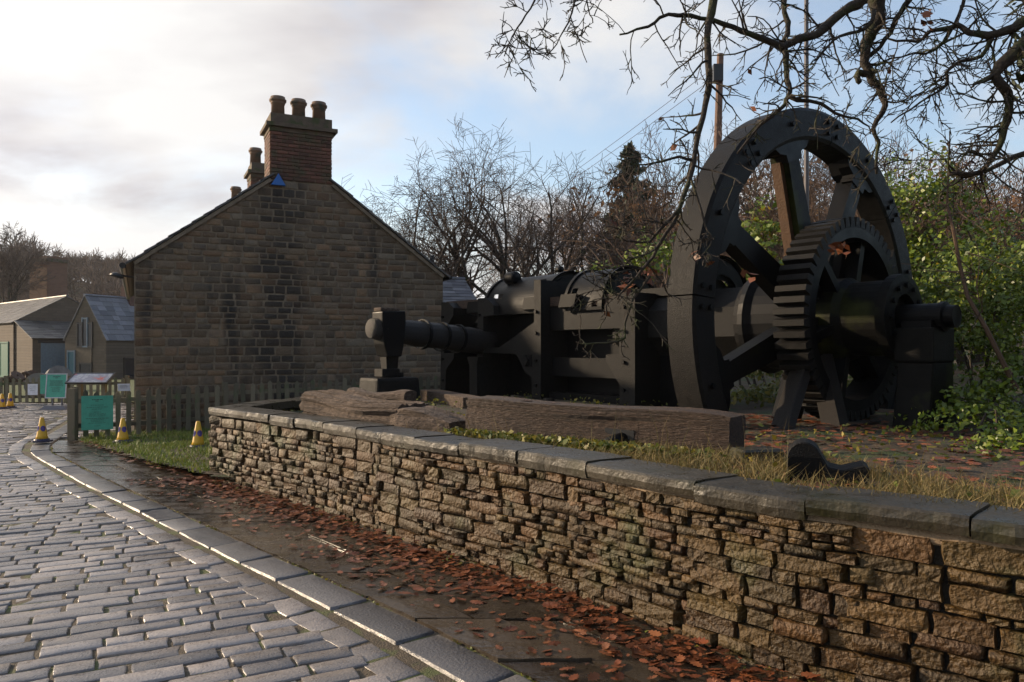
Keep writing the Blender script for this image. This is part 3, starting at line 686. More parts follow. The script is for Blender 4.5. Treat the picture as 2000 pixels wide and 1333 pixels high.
# slate roof right of the cottage
eo = W(868, 640, 27.0); eo.z = 0
ex_, P3, x3, y3 = gabled('outbuilding', 'small slate roofed outbuilding beyond the right end of the cottage', eo + Vector((-2.2, 1.2, 0)), (0.35, -0.94, 0), 4.0, 2.3, 2.9, 4.05, FST('outbuilding_stone', Vector((0.35, -0.94, 0))), SLATEG, 0.22, 0.4)

# ------------------------------------------------------------------ fences, signs, cones
WOODG = M('weathered_fence_wood', [(0.0960, 0.0800, 0.0480), (0.1920, 0.1600, 0.1040)], 14, 0.8, 0.5, 50, 'object', [(0.1120, 0.1040, 0.0640), (0.2080, 0.1680, 0.1120)], stretch=((6, 6, 1), 0), moss=(4, 0.55, 0.7, (0.0880, 0.1200, 0.0480)))
def picket_mesh(w, h, th, name='picket'):
    m0 = MB(); m0.prism([(-w/2, -th/2, 0), (w/2, -th/2, 0), (w/2, -th/2, h - w*0.55), (0, -th/2, h), (-w/2, -th/2, h - w*0.55)], (0, th, 0))
    me = bpy.data.meshes.new(name); me.from_pydata(m0.v, [], m0.f); me.materials.append(WOODG); return me
def fence(name, label, pts, zfn, pw, gap, ph, posts, skip=None):
    path = Path([(p[0], p[1]) for p in pts]); t = thing(name, (pts[0][0], pts[0][1], 0), label, 'fence')
    pm = picket_mesh(pw, ph, 0.022); d = 0.0; i = 0
    while d < path.L:
        p = path.at(d); tn = path.tan(d); n_ = Vector((tn.y, -tn.x, 0)); q = quat(tn, -n_, Z1)
        if not skip or not skip(d): link('picket', pm, t, p + n_*0.03 + Z1*(zfn(p.x, p.y) + 0.05), Quaternion(n_, R.uniform(-.025, .025)) @ q, (1, 1, R.uniform(0.97, 1.02)))
        d += pw + gap * R.uniform(0.9, 1.1)
    for zz in (0.25, 0.70):
        mb = MB(); n = 12
        for k in range(n):
            a, b = path.at(path.L*k/n), path.at(path.L*(k+1)/n); tn = (b-a).normalized(); n_ = Vector((tn.y, -tn.x, 0)); a = a + Z1*(zfn(a.x, a.y)+zz*ph/0.85); b = b + Z1*(zfn(b.x, b.y)+zz*ph/0.85)
            mb.box((a+b)/2 - n_*0.005, (b-a)/2, n_*0.02, Z1*0.04)
        mb.build('rail', WOODG, t)
    for d in posts:
        p = path.at(d); tn = path.tan(d); n_ = Vector((tn.y, -tn.x, 0)); mb = MB(); zz = zfn(p.x, p.y); mb.box(p - n_*0.07 + Z1*(zz + (ph+0.05)/2), tn*0.05, n_*0.05, Z1*((ph+0.05)/2+0.05)); mb.build('post', WOODG, t)
    return t
def fz(x, y): return lawnz(x, y) - 0.02 if x < -5.5 else 0.09 + 0.09*max(0, (x + 5.5)/4)
FP0 = G(150, 862); FP0 = Vector((-7.82, 13.75, 0))
near = fence('picket_fence', 'weathered picket fence running in front of the cottage gable', [(-7.82, 13.75), (-5.6, 15.0), (-0.6, 17.75)], fz, 0.085, 0.085, 0.84, [0.0, 2.55, 5.0, 7.6], lambda d: 0.02 < d < 0.12)
mb = MB(); mb.box((-7.84, 13.7, 0.47), (0.065, 0, 0), (0, 0.05, 0), (0, 0, 0.47)); mb.build('gate_post', WOODG, near)
far = fence('yard_fence', 'low picket fence across the far end of the cobbled street', [(-17.5, 22.6), (-11.4, 22.9)], lambda x, y: 0.0, 0.085, 0.10, 0.74, [0.5, 2.5, 4.3, 6.0])
TEAL = flat('teal_board', (0.05, 0.33, 0.235), 0.4); INK = flat('black_ink', (0.02, 0.03, 0.03), 0.6); SILV = flat('silver_frame', (0.45, 0.47, 0.5), 0.35)
def board(name, label, c, xd, up, w, h, mat, lines, frame=None, cat='sign'):
    """notice: flat board with its print as thin raised lines"""
    xd = Vector(xd).normalized(); up = Vector(up).normalized(); nn = xd.cross(up); t = thing(name, c, label, cat)
    if nn.y > 0: nn = -nn
    mb = MB(); mb.box(c, xd*w/2, up*h/2, nn*0.006); mb.build('panel', mat, t)
    if lines:
        mb = MB()
        for (yy, ln, th) in lines:
            n = max(2, int(ln * 14)); x = -ln/2
            while x < ln/2 - 0.01:
                l = R.uniform(0.03, 0.11); e = min(ln/2, x + l)
                mb.box(c + xd*((x+e)/2*w) + up*((0.5 - yy)*h) + nn*0.0075, xd*((e-x)/2*w), up*(th*h/2), nn*0.001); x = e + 0.018
        mb.build('lettering', INK, t)['kind'] = 'stuff'
    if frame:
        mb = MB()
        for s in (-1, 1): mb.box(c + xd*s*(w/2+0.012), xd*0.014, up*(h/2+0.026), nn*0.014); mb.box(c + up*s*(h/2+0.012), xd*(w/2-0.003), up*0.014, nn*0.013)
        mb.build('frame', frame, t)
    return t, nn
L1 = [(0.115, 0.34, 0.020), (0.155, 0.12, 0.018)] + [(0.275, 0.40, 0.010), (0.335, 0.66, 0.010), (0.39, 0.36, 0.010), (0.48, 0.22, 0.010)] + [(0.53 + 0.033*i, 0.52, 0.008) for i in range(3)] + [(0.665, 0.72, 0.012), (0.71, 0.42, 0.010), (0.755, 0.40, 0.008), (0.80, 0.55, 0.008), (0.885, 0.2, 0.008)]
fdir = (Vector((-5.6, 15.0, 0)) - Vector((-7.82, 13.75, 0))).normalized(); fn_ = Vector((fdir.y, -fdir.x, 0))
sc_ = W(190, 806, 13.72); board('notice_board', 'large teal notice with black lettering fixed to the near picket fence', sc_ + fn_*0.06, fdir*0.9 + Vector((0.1, -0.05, 0)), Z1, 0.50, 0.605, TEAL, L1)
L2 = [(0.10, 0.4, 0.028), (0.15, 0.14, 0.022)] + [(0.27 + 0.038*i, R.uniform(0.6, 0.74), 0.014) for i in range(7)] + [(0.58 + 0.042*i, R.uniform(0.3, 0.6), 0.012) for i in range(5)]
c2 = W(110, 754, 20.8); t2, n2 = board('standing_sign', 'teal notice in silver frame on grey foot in front of yard fence', c2, (1, 0.06, 0), Vector((0, 0.12, 1)), 0.50, 0.62, TEAL, L2, SILV)
mb = MB(); mb.box((c2.x, c2.y+0.03, 0.055), (0.36, 0, 0), (0, 0.2, 0), (0, 0, 0.05), 0.7)
for s in (-1, 1): mb.box((c2.x + s*0.13, c2.y + 0.05, 0.2), (0.02, 0, 0), (0, 0.02, 0), (0, 0, 0.13))
mb.build('foot', flat('grey_rubber', (0.12, 0.12, 0.14), 0.5), t2)
c3 = W(96, 751, 22.3); board('notice_board', 'plain teal board hung on the yard fence behind the framed sign', c3, (1, 0.05, 0), Z1, 0.5, 0.55, TEAL, [])
LP = [(0.2, 0.6, 0.03), (0.35, 0.7, 0.02), (0.45, 0.6, 0.02), (0.6, 0.5, 0.02)]
c4 = W(64, 761, 22.45); board('paper_notice', 'small white paper notice pinned to the yard fence', c4, (1, 0.05, 0), Z1, 0.28, 0.32, WHITEP, LP, None, 'notice')
c5 = W(242, 757, 13.95); board('paper_notice', 'curled white paper notice on top of the near fence beside cottage corner', c5, fdir, Vector((0, -0.15, 1)), 0.2, 0.13, WHITEP, LP, None, 'notice')
PANEL = M('printed_panel', [(0.55, 0.10, 0.07), (0.25, 0.24, 0.3), (0.30, 0.30, 0.36), (0.5, 0.5, 0.52), (0.12, 0.25, 0.12)], 5, 0.25, 0, 1, detail=3)
lc = W(177, 739, 15.3); t, n_ = board('information_lectern', 'tilted information panel on two wooden posts behind the near fence', lc, (1, 0.1, 0), Vector((0, 0.8, 0.45)), 0.74, 0.34, PANEL, [], BLK, 'lectern')
for s in (-0.24, 0.24):
    mb = MB(); mb.box((lc.x + s, lc.y + 0.06, lc.z/2 - 0.02), (0.04, 0, 0), (0, 0.04, 0), (0, 0, lc.z/2)); mb.build('post', WOODG, t)
CONEY = M('yellow_cone_plastic', [(0.62, 0.33, 0.01), (0.75, 0.42, 0.02)], 6, 0.4, 0.05, 40); CONEB = flat('navy_rubber', (0.02, 0.022, 0.06), 0.5); CONEM = flat('violet_mark', (0.07, 0.04, 0.22), 0.5)
def cone(c, label, s=1.0):
    t = thing('traffic_cone', c, label, 'traffic cone', 'yellow no-waiting cones'); c = Vector(c)
    mb = MB(); mb.lathe([(0, 0.035), (0.105*s, 0.035), (0.085*s, 0.10*s), (0.032*s, 0.40*s), (0.024*s, 0.415*s), (0, 0.415*s)], c, Z1, 24); mb.build('cone_body', CONEY, t, smooth=True)
    mb = MB(); r = 0.165*s; mb.prism([c + Vector((r*math.cos(a)*(1.0), r*math.sin(a), 0)) for a in [2*math.pi*k/16 for k in range(16)]], (0, 0, 0.03)); mb.lathe([(0.125*s, 0.03), (0.115*s, 0.05), (0.104*s, 0.055)], c, Z1, 20); mb.build('base', CONEB, t)
    for ang in (-2.35, -0.75, 0.8, 2.4):
        dv = Vector((math.cos(ang), math.sin(ang), 0)); hh = 0.23*s; k = 0.0635*s; ns = (dv + Z1*0.18).normalized(); sd = Z1.cross(dv); upv = ns.cross(sd)
        mb = MB(); pts = [c + dv*(k + 0.0045) + Z1*hh + sd*(0.04*s*math.cos(a)) + upv*(0.05*s*math.sin(a)) - dv*(0.018*s*math.cos(a)**2) for a in [2*math.pi*q/14 for q in range(14)]]
        mb.add(pts + [c + dv*(k + 0.0055) + Z1*hh], [(q, (q+1) % 14, 14) for q in range(14)]); mb.build('round_mark', CONEM, t, fix=False)
a = G(82, 868); cone((a.x, a.y, 0.045), 'yellow cone with black foot standing on the kerb at the street corner')
a = W(240, 868, 13.1); cone((a.x, a.y, lawnz(a.x, a.y)), 'yellow cone in grass right of the teal fence notice', 1.0)
a = W(387, 880, 12.2); cone((a.x, a.y, lawnz(a.x, a.y) - 0.02), 'yellow cone in grass beside the end of the dry stone wall', 1.02)
a = G(20, 797); cone((a.x, a.y, 0), 'far yellow cone in front of the yard fence, right of its twin'); a = G(4, 799); cone((a.x, a.y, 0), 'far yellow cone in front of the yard fence, cut by picture edge')
# yard clutter: grindstones and scrap
GRIT = M('gritstone', [(0.13, 0.12, 0.11), (0.22, 0.20, 0.18)], 6, 0.85, 0.5, 40); RUSTY = M('rusty_scrap', [(0.05, 0.03, 0.02), (0.12, 0.06, 0.035)], 8, 0.8, 0.5, 40)
for (px, py, Y, rr_, ax, lab) in ((76, 738, 26.0, 0.42, Vector((0.25, -1, 0.05)), 'grey grindstone standing on edge behind the yard fence'), (116, 733, 30.0, 0.5, Vector((0.85, -0.5, 0.45)), 'pale grindstone leaning behind the framed teal sign')):
    c = W(px, py, Y); c.z = rr_ - 0.02; t = thing('grindstone', (c.x, c.y, 0), lab, 'grindstone', 'grindstones in the yard')
    mb = MB(); mb.lathe([(0.07, -0.12), (rr_, -0.12), (rr_, 0.12), (0.07, 0.12)], c, ax, 32, closed=True); mb.build('wheel', GRIT, t)
    mb = MB(); mb.lathe([(0, -0.14), (0.06, -0.14), (0.06, 0.14), (0, 0.14)], c, ax, 10); mb.build('axle', RUSTY, t)
c = W(45, 735, 36); sp = thing('scrap_heap', (c.x, c.y, 0), 'heap of dark rusty castings lying before the grey window', 'scrap')
for i in range(16):
    mb = MB(); o = Vector((c.x + R.gauss(0, 0.7), c.y + R.gauss(0, 0.3), 0.1 + R.random()*0.3)); a1 = Vector((R.uniform(-1, 1), R.uniform(-1, 1), R.uniform(-.4, .6))).normalized()
    if i % 3: mb.tube([o - a1*0.35, o + a1*0.35], R.uniform(0.03, 0.09), 7)
    else: mb.lathe([(0.05, -0.05), (0.3, -0.05), (0.3, 0.05), (0.05, 0.05)], o, a1, 16, closed=True)
    mb.build('casting', RUSTY, sp)
struct(grid('yard_lawn', list(np.arange(-40, -6, 1.5)), list(np.arange(23.2, 40, 1.2)), lambda x, y: 0.03 + 0.0*x, M('far_grass', [(0.05, 0.07, 0.015), (0.09, 0.11, 0.025)], 3, 0.9, 0.5, 30)))
# ------------------------------------------------------------------ the iron machine
IRON = M('tarred_iron', [(0.007, 0.0067, 0.0064), (0.020, 0.0185, 0.017)], 14, 0.45, 0.9, 110, rough2=0.62, spec=0.14, bdist=0.007)
IRONS = M('tarred_iron_smooth', [(0.0025, 0.0026, 0.003), (0.0065, 0.0065, 0.007)], 5, 0.4, 0.4, 90, rough2=0.55, spec=0.13, bdist=0.005)
IRONM = M('mossy_tarred_iron', [(0.005, 0.005, 0.0046), (0.010, 0.0095, 0.0085)], 7, 0.5, 0.6, 80, spec=0.1, moss=(1.6, 0.52, 0.66, (0.035, 0.04, 0.009)), bdist=0.006)
TARW = M('tarred_timber', [(0.0072, 0.0060, 0.0054), (0.0240, 0.0168, 0.0120)], 7, 0.55, 0.9, 30, stretch=((1, 7, 7), 0.685), bdist=0.03)
TIMB = M('weathered_timber', [(0.0222, 0.0110, 0.0061), (0.0633, 0.0341, 0.0196), (0.1075, 0.0633, 0.0398)], 5, 0.7, 1.0, 16, stretch=((1, 8, 12), -0.64), bdist=0.04)
TIMB2 = M('rotten_timber', [(0.0375, 0.0225, 0.0150), (0.1200, 0.0788, 0.0525), (0.2100, 0.1500, 0.1087)], 4, 0.85, 1.0, 14, stretch=((1, 7, 12), -0.785), bdist=0.05)
RUSTW = M('orange_wedge_wood', [(0.0600, 0.0263, 0.0094), (0.0975, 0.0450, 0.0150)], 8, 0.7, 0.4, 40)
A_ = Vector((0.633, -0.774, 0)).normalized(); D_ = Vector((A_.y * -1, A_.x, 0)); WC = Vector((3.84, 9.5, 2.0)); BK = 0.80
def MC(t, d, z): return Vector((WC.x, WC.y, z)) + A_*t + D_*d
fl = thing('flywheel', MC(0, 0, BK), 'huge black iron flywheel with toothed gear standing in the undergrowth', 'flywheel')
def wdir(th): return D_*math.sin(th) + Z1*math.cos(th)
TH0 = rad(-18)
for k in range(8):
    th = TH0 + k*math.pi/4; mb = MB()
    # lathe angle measured from Z1 towards D_: axis chosen so that u=Z1, w=D_
    ax = Z1.cross(D_)
    sg = 1 if ax.dot(A_) > 0 else -1
    hs = [(2.20, 0.0), (2.24, 0.025), (2.54, 0.025), (2.58, 0.0), (2.58, -0.32), (2.54, -0.335), (2.24, -0.335), (2.20, -0.32)]
    mb.lathe([(r, h*sg) for r, h in hs], WC, ax, 28, closed=True, a0=th - math.pi/8 + 0.003, a1=th + math.pi/8 - 0.003, U=Z1)
    o = mb.build('rim_segment', IRON, fl)
    # boss where the spoke meets the rim
    e = wdir(th); s_ = wdir(th + math.pi/2); mb = MB(); z0 = WC + A_*(-0.155)
    mb.prism([z0 + e*2.22 + s_*0.44, z0 + e*2.10 + s_*0.30, z0 + e*2.07 + s_*0.17, z0 + e*1.98 + s_*0.155, z0 + e*1.98 - s_*0.155, z0 + e*2.07 - s_*0.17, z0 + e*2.10 - s_*0.30, z0 + e*2.22 - s_*0.44], A_*0.15)
    mb.prism([z0 + e*2.22 + s_*0.42 - A_*0.001, z0 + e*2.07 + s_*0.2 - A_*0.001, z0 + e*2.07 - s_*0.2 - A_*0.001, z0 + e*2.22 - s_*0.42 - A_*0.001], A_*-0.14)
    mb.build('spoke_socket', IRONS, fl)
    mb = MB(); c0, c1 = 0.45, 2.14
    for (wa, wb, ta, tb) in ((0.17, 0.115, -0.20, -0.02), (0.05, 0.045, -0.30, -0.2)):
        mb.prism([WC + e*c0 + s_*wa + A_*ta, WC + e*c1 + s_*wb + A_*ta, WC + e*c1 - s_*wb + A_*ta, WC + e*c0 - s_*wa + A_*ta], A_*(tb - ta - 0.001))
    mb.build('spoke', IRONM if k % 3 == 0 else IRONS, fl)
    if k == 0:
        mb = MB(); mb.prism([WC + e*0.9 - s_*0.165 + A_*-0.21, WC + e*2.0 - s_*0.13 + A_*-0.21, WC + e*2.0 - s_*0.20 + A_*-0.21, WC + e*0.9 - s_*0.24 + A_*-0.21], A_*0.12); mb.build('wedge', RUSTW, fl)
mb = MB(); mb.lathe([(0.3, -0.78), (0.66, -0.78), (0.68, -0.70), (0.62, -0.62), (0.60, 0.02), (0.5, 0.08), (0.3, 0.08)], WC, A_, 32); mb.build('hub', IRONS, fl)
mb = MB(); mb.lathe([(0, -3.1), (0.50, -3.1), (0.50, -0.76), (0, -0.76)], WC, A_, 8, U=(wdir(math.pi/8))); mb.build('shaft', IRON, fl)
mb = MB(); mb.lathe([(0.48, -0.90), (0.60, -0.88), (0.60, -0.78), (0.48, -0.77)], WC, A_, 32, closed=True); mb.build('collar', IRON, fl, smooth=False)
# spur gear
gear = thing('spur_gear', WC, None, None); gear.parent = fl; gear.location = WC - Vector(fl['_o'])
g0, g1 = 0.07, 0.45
mb = MB(); mb.lathe([(0.97, g0), (1.10, g0), (1.10, g1), (0.97, g1)], WC, A_, 72, closed=True); mb.build('gear_rim', IRONS, gear)
tm = MB(); tm.prism([(-0.052, 0, 0), (0.052, 0, 0), (0.034, 0, 0.125), (-0.034, 0, 0.125)], (0, g1 - g0, 0)); tme = bpy.data.meshes.new('tooth'); tme.from_pydata(tm.v, [], tm.f); tme.materials.append(IRON)
for k in range(58):
    e = wdir(2*math.pi*k/58); s_ = A_.cross(e); link('tooth', tme, gear, WC + A_*g0 + e*1.09, quat(A_.cross(e) * -1 if False else (e.cross(A_)) * -1, A_, e) if (A_.cross(e)).cross(A_).dot(e) < 0 else quat(A_.cross(e), A_, e))
for k in range(6):
    e = wdir(2*math.pi*(k + 0.25)/6); s_ = wdir(2*math.pi*(k + 0.25)/6 + math.pi/2); mb = MB()
    mb.prism([WC + e*0.3 + s_*0.16 + A_*0.12, WC + e*1.0 + s_*0.13 + A_*0.12, WC + e*1.0 - s_*0.13 + A_*0.12, WC + e*0.3 - s_*0.16 + A_*0.12], A_*0.1)
    mb.prism([WC + e*0.3 + s_*0.05 + A_*0.221, WC + e*0.97 + s_*0.05 + A_*0.221, WC + e*0.97 - s_*0.05 + A_*0.221, WC + e*0.3 - s_*0.05 + A_*0.221], A_*0.17)
    mb.build('arm', IRONS, gear)
mb = MB(); mb.lathe([(0.2, 0.1), (0.50, 0.1), (0.50, 0.36), (0.44, 0.44), (0.44, 0.86), (0.50, 0.88), (0.50, 0.99), (0.42, 1.0), (0.27, 1.0), (0.27, 0.9), (0.1, 0.9)], WC, A_, 36); mb.build('coupling_drum', IRONM, fl)
mb = MB(); mb.lathe([(0, 0.85), (0.15, 0.85), (0.15, 1.38), (0.165, 1.38), (0.165, 1.43), (0.125, 1.44), (0.125, 1.54), (0, 1.54)], WC, A_, 28); mb.build('shaft_journal', IRONS, fl)
# drum casings of the rolls
WD = Vector((WC.x, WC.y, 2.29))
def drum(t0, t1, r, nm):
    ha = dict(a0=-1.65, a1=1.65, U=Z1)
    n, m = 44, 7; prof = [(r, t0 + (t1-t0)*i/m) for i in range(m+1)]
    skip = set()
    for k in range(n):
        if k % 11 in (3, 4): skip.add((k, 1))
        if k % 11 in (8, 9): skip.add((k, m-2))
    mb = MB(); mb.lathe(prof, WD, A_, n, skip=skip, **ha)
    mb.lathe([(r*0.96, t0), (r+0.03, t0), (r+0.03, t0+0.06), (r*0.96, t0+0.06)], WD, A_, n, closed=True, **ha)
    mb.lathe([(r*0.5, t1-0.05), (r*0.62, t1-0.05), (r*0.62, t1-0.01), (r*0.9, t1-0.01), (r*0.9, t1-0.04), (r*0.97, t1-0.04), (r*0.97, t1-0.02), (r+0.03, t1), (r+0.03, t1-0.07), (r-0.02, t1-0.075)], WD, A_, n, **ha)
    mb.lathe([(0, t1-0.12), (r*0.55, t1-0.12), (r*0.5, t0 + 0.1), (0, t0+0.1)], WD, A_, 24, **ha)
    mb.build('drum', IRONS, fl, smooth=False)
drum(-6.1, -4.45, 0.64, 'drum'); drum(-4.0, -3.15, 0.62, 'drum'); drum(-1.75, -1.45, 0.62, 'drum')
for (t, a) in ((-5.6, -0.55), (-4.7, -0.1)):
    e = wdir(a); mb = MB(); mb.lathe([(0, -0.13), (0.10, -0.13), (0.115, -0.1), (0.115, 0.1), (0.10, 0.13), (0, 0.13)] if a < -0.3 else [(0, -0.06), (0.05, -0.06), (0.05, 0.06), (0, 0.06)], WD + A_*t + e*(0.64 + 0.07), A_, 14); mb.build('lug', IRONS, fl, smooth=True)
# bearing pedestal
pd = thing('bearing_pedestal', MC(1.2, 0, BK), 'mossy black pedestal carrying the stub end of the flywheel shaft', 'pedestal')
mb = MB(); mb.box(MC(1.2, 0, 1.69), A_*0.21, D_*0.28, Z1*0.19); mb.build('bearing_block', IRONM, pd, bevel=0.02)
mb = MB(); mb.box(MC(1.2, 0, 1.905), A_*0.16, D_*0.21, Z1*0.05); mb.build('bearing_cap', IRONS, pd)
mb = MB(); mb.prism([MC(1.02, -0.42, BK-0.15), MC(1.02, 0.42, BK-0.15), MC(1.02, 0.29, 1.2), MC(1.02, 0.26, 1.5), MC(1.02, -0.26, 1.5), MC(1.02, -0.29, 1.2)], A_*0.38); mb.build('column', IRONM, pd, bevel=0.015)
# raking props under the gear
pr = thing('timber_prop', (2.72, 7.78, BK), 'raking dark timber trestle leg standing in front of the gear', 'prop')
mb = MB(); p0 = Vector((2.70, 7.80, BK - 0.1)); p1 = W(1572, 700, 8.9); u_ = (p1 - p0).normalized(); s_ = A_; mb.box((p0 + p1)/2, u_*((p1-p0).length/2), D_*0.10, (u_.cross(D_)).normalized()*0.12); mb.build('leg', TARW, pr, bevel=0.01)
p2 = p0 + D_*1.1 + A_*0.05; p3 = p1 + D_*0.35; u_ = (p3-p2).normalized(); mb = MB(); mb.box((p2+p3)/2, u_*((p3-p2).length/2), D_*0.10, (u_.cross(D_)).normalized()*0.11); mb.build('leg', TARW, pr)
mb = MB(); c = p0 - A_*0.0 + D_*0.6 + Z1*0.03; mb.box(c, D_*1.5, A_*0.10, Z1*0.07); mb.build('sill', TARW, pr)
# mill frame
mf = thing('mill_frame', MC(-5, -0.7, BK), 'row of black cast iron mill standards joined by timber beams', 'machine frame')
DD = -0.75
def SP(px, py, dd=DD):
    k = (px - 1000) / 1500; bx, by = WC.x + D_.x*dd, WC.y + D_.y*dd
    t = (k*by - bx) / (A_.x - A_.y*k); Yy = by + A_.y*t
    return Vector((bx + A_.x*t, Yy, EYE + (681 - py)/1500*Yy))
def ground_pts(pts): return [Vector((p.x, p.y, max(p.z, BK - 0.05))) for p in pts]
stds = {
 'a': ([(1213, 574), (1240, 571), (1240, 812), (1210, 812), (1210, 752), (1183, 705), (1183, 693), (1209, 691), (1211, 612), (1180, 607), (1181, 596), (1198, 577)], 0.62),
 'b': ([(1043, 547), (1056, 547), (1056, 800), (1039, 800), (1038, 736), (1026, 729), (1008, 692), (960, 690), (944, 690), (944, 679), (975, 679), (1043, 630)], 0.66),
 'c': ([(933, 583), (950, 582), (964, 597), (964, 615), (944, 619), (942, 800), (931, 800)], 0.66),
 'd': ([(862, 591), (876, 591), (886, 602), (885, 617), (871, 640), (867, 690), (887, 690), (886, 701), (871, 722), (869, 800), (860, 800)], 0.6)}
for k, (pts, dep) in stds.items():
    p3 = ground_pts([SP(*p) for p in pts]); mb = MB(); mb.prism(p3, D_*dep); mb.build('standard', IRON, mf)
    mb = MB(); mb.prism([q + D_*1.35 for q in p3], D_*0.35); mb.build('standard', IRONS, mf)
for pts in ([(912, 697), (934, 697), (931, 712), (932, 800), (917, 800), (917, 715)],):
    mb = MB(); mb.prism(ground_pts([SP(*p, -0.95) for p in pts]), D_*0.3); mb.build('foot_bracket', IRON, mf)
# diamond bolt on gusset
c = SP(1031, 705) - D_*0.004; mb = MB(); mb.box(c - D_*0.004, A_*0.10, Z1*0.10, D_*0.004); mb.build('plate', IRONS, mf)
mb = MB(); q = [c + A_*0.06, c + Z1*0.09, c - A_*0.06, c - Z1*0.09]; mb.prism([x - D_*0.009 for x in q], -D_*0.05); mb.build('bolt', IRON, mf)
# dark web plates between the standards
ts = {k: (SP(v[0][0][0], 700) - WC).dot(A_) for k, v in stds.items()}
def webp(t0, t1, z0, z1, dd, th, nm='web_plate', mt=IRONS):
    mb = MB(); mb.prism([MC(t0, dd, z0), MC(t1, dd, z0), MC(t1, dd, z1), MC(t0, dd, z1)], D_*th); mb.build(nm, mt, mf)
webp(ts['d'] + 0.1, ts['c'] - 0.03, BK, 2.15, -0.15, 0.08); webp(ts['c'] + 0.12, ts['b'] - 0.02, BK, 2.25, -0.15, 0.08); webp(ts['b'] + 0.16, ts['a'] - 0.3, BK, 2.30, -0.15, 0.08); webp(ts['a'] + 0.26, ts['a'] + 0.62, BK, 2.40, -0.2, 0.08)
webp(ts['b'] + 0.16, ts['a'] - 0.05, 1.95, 2.32, -0.55, 0.3); webp(ts['b'] + 0.16, ts['a'] - 0.05, 1.2, 1.5, -0.5, 0.25)
webp(ts['b'] + 0.2, ts['a'] - 0.15, BK, BK + 0.14, -0.6, 0.5)
for (t0, t1, zz) in ((ts['d'] - 0.1, ts['b'] - 0.02, 2.47), (ts['b'] + 0.2, ts['a'] - 0.02, 2.40)):
    mb = MB(); n = 8
    for i in range(n):
        a0, a1 = t0 + (t1-t0)*i/n, t0 + (t1-t0)*(i+1)/n
        mb.box(MC((a0+a1)/2, -0.40 + R.uniform(-.01, .01), zz + R.uniform(-.012, .012)), A_*((a1-a0)/2), D_*0.17, Z1*0.075)
    mb.build('timber_beam', TIMB, mf)
for t0 in (ts['b'] - 0.35, ts['c'] - 0.4, ts['b'] + 0.55):
    mb = MB(); mb.prism([MC(t0, -0.72, 2.30), MC(t0 + 0.06, -0.72, 2.50), MC(t0 + 0.06, -0.2, 2.40), MC(t0, -0.2, 2.2)], A_*0.35); mb.build('chock', IRONS, mf)
mb = MB(); mb.box(MC(-3.4, -0.15, 2.36 + 0.12), A_*0.14, D_*0.25, Z1*0.13); mb.build('cap_block', IRON, mf)
mb = MB(); mb.box(MC(-2.3, 0.0, 2.47), A_*0.75, D_*0.3, Z1*0.06); mb.build('top_plate', IRONS, mf)
mb = MB(); mb.tube([SP(1072, 778, -0.9) - Z1*0.3, SP(1072, 778, -0.9)], 0.09, 12); mb.build('peg', TARW, mf)
# foundation sill in front of the frame
sl = thing('foundation_sill', MC(-6.5, -1.2, BK), 'low stone and timber sill between anvil and mill frame', 'sill')
a0 = W(838, 772, 13.0); a0.z = BK; b0 = W(925, 798, 10.9); b0.z = BK; dv = (b0 - a0).normalized()
mb = MB(); mb.box((a0+b0)/2 + Z1*0.04, (b0-a0)/2, Vector((-dv.y, dv.x, 0))*0.16, Z1*0.12); mb.build('timber', TIMB2, sl, bevel=0.02)
# hammer and anvil
av = thing('anvil_block', (-1.95, 12.2, BK), 'squat black iron anvil block under the hammer head', 'anvil')
AC = Vector((-1.956, 12.25, 0))
mb = MB(); mb.box(AC + Z1*0.97, A_*0.31, D_*0.41, Z1*0.225, 0.93); mb.build('block', IRON, av, bevel=0.05)
mb = MB(); mb.box(AC + Z1*1.265 - D_*0.04, A_*0.13, D_*0.16, Z1*0.065); mb.box(AC + Z1*1.23 + D_*0.17, A_*0.10, D_*0.04, Z1*0.04); mb.build('anvil_face', IRON, av, bevel=0.01)
hm = thing('trip_hammer', (-1.95, 12.2, 1.33), 'black trip hammer with round timber helve resting on the anvil', 'hammer')
h0 = AC - D_*0.33 + Z1*1.97; h1 = MC(ts['c'], -0.5, 1.76)
hd = (h1 - h0); hd.z = 0; hd.normalize(); hp = Vector((hd.y, -hd.x, 0))
mb = MB(); n = 14; pts = []; rads = []
for i in range(n+1):
    f = i/n; pts.append(h0.lerp(h1, f) + Z1*R.uniform(-.008, .008)); rads.append((0.19 + 0.05*f + R.uniform(-.012, .012))*(0.82 if i == 0 else 1))
mb.tube(pts, rads, 14); o = mb.build('helve', TARW, hm, smooth=True)
for f in (0.40, 0.56, 0.70):
    p = h0.lerp(h1, f); mb = MB(); mb.lathe([(0.235, -0.025), (0.255, -0.025), (0.255, 0.025), (0.235, 0.025)], p, (h1-h0), 20, closed=True); mb.build('band', IRONS, hm)
hc = AC - D_*0.0
mb = MB(); mb.prism([hc + D_*s + Z1*z - A_*0.165 for s, z in ((-0.22, 2.23), (0.20, 2.25), (0.21, 2.1), (0.17, 1.7), (0.13, 1.52), (-0.13, 1.52), (-0.19, 1.72), (-0.22, 2.0))], A_*0.33); mb.build('hammer_head', IRONS, hm, bevel=0.02)
mb = MB(); mb.box(hc + Z1*1.43, A_*0.085, D_*0.10, Z1*0.10, 1.15); mb.build('hammer_face', IRON, hm)
mb = MB(); mb.box(hc + Z1*2.265 - D_*0.05, A_*0.12, D_*0.17, Z1*0.03); mb.build('wedge', TIMB2, hm, bevel=0.012)
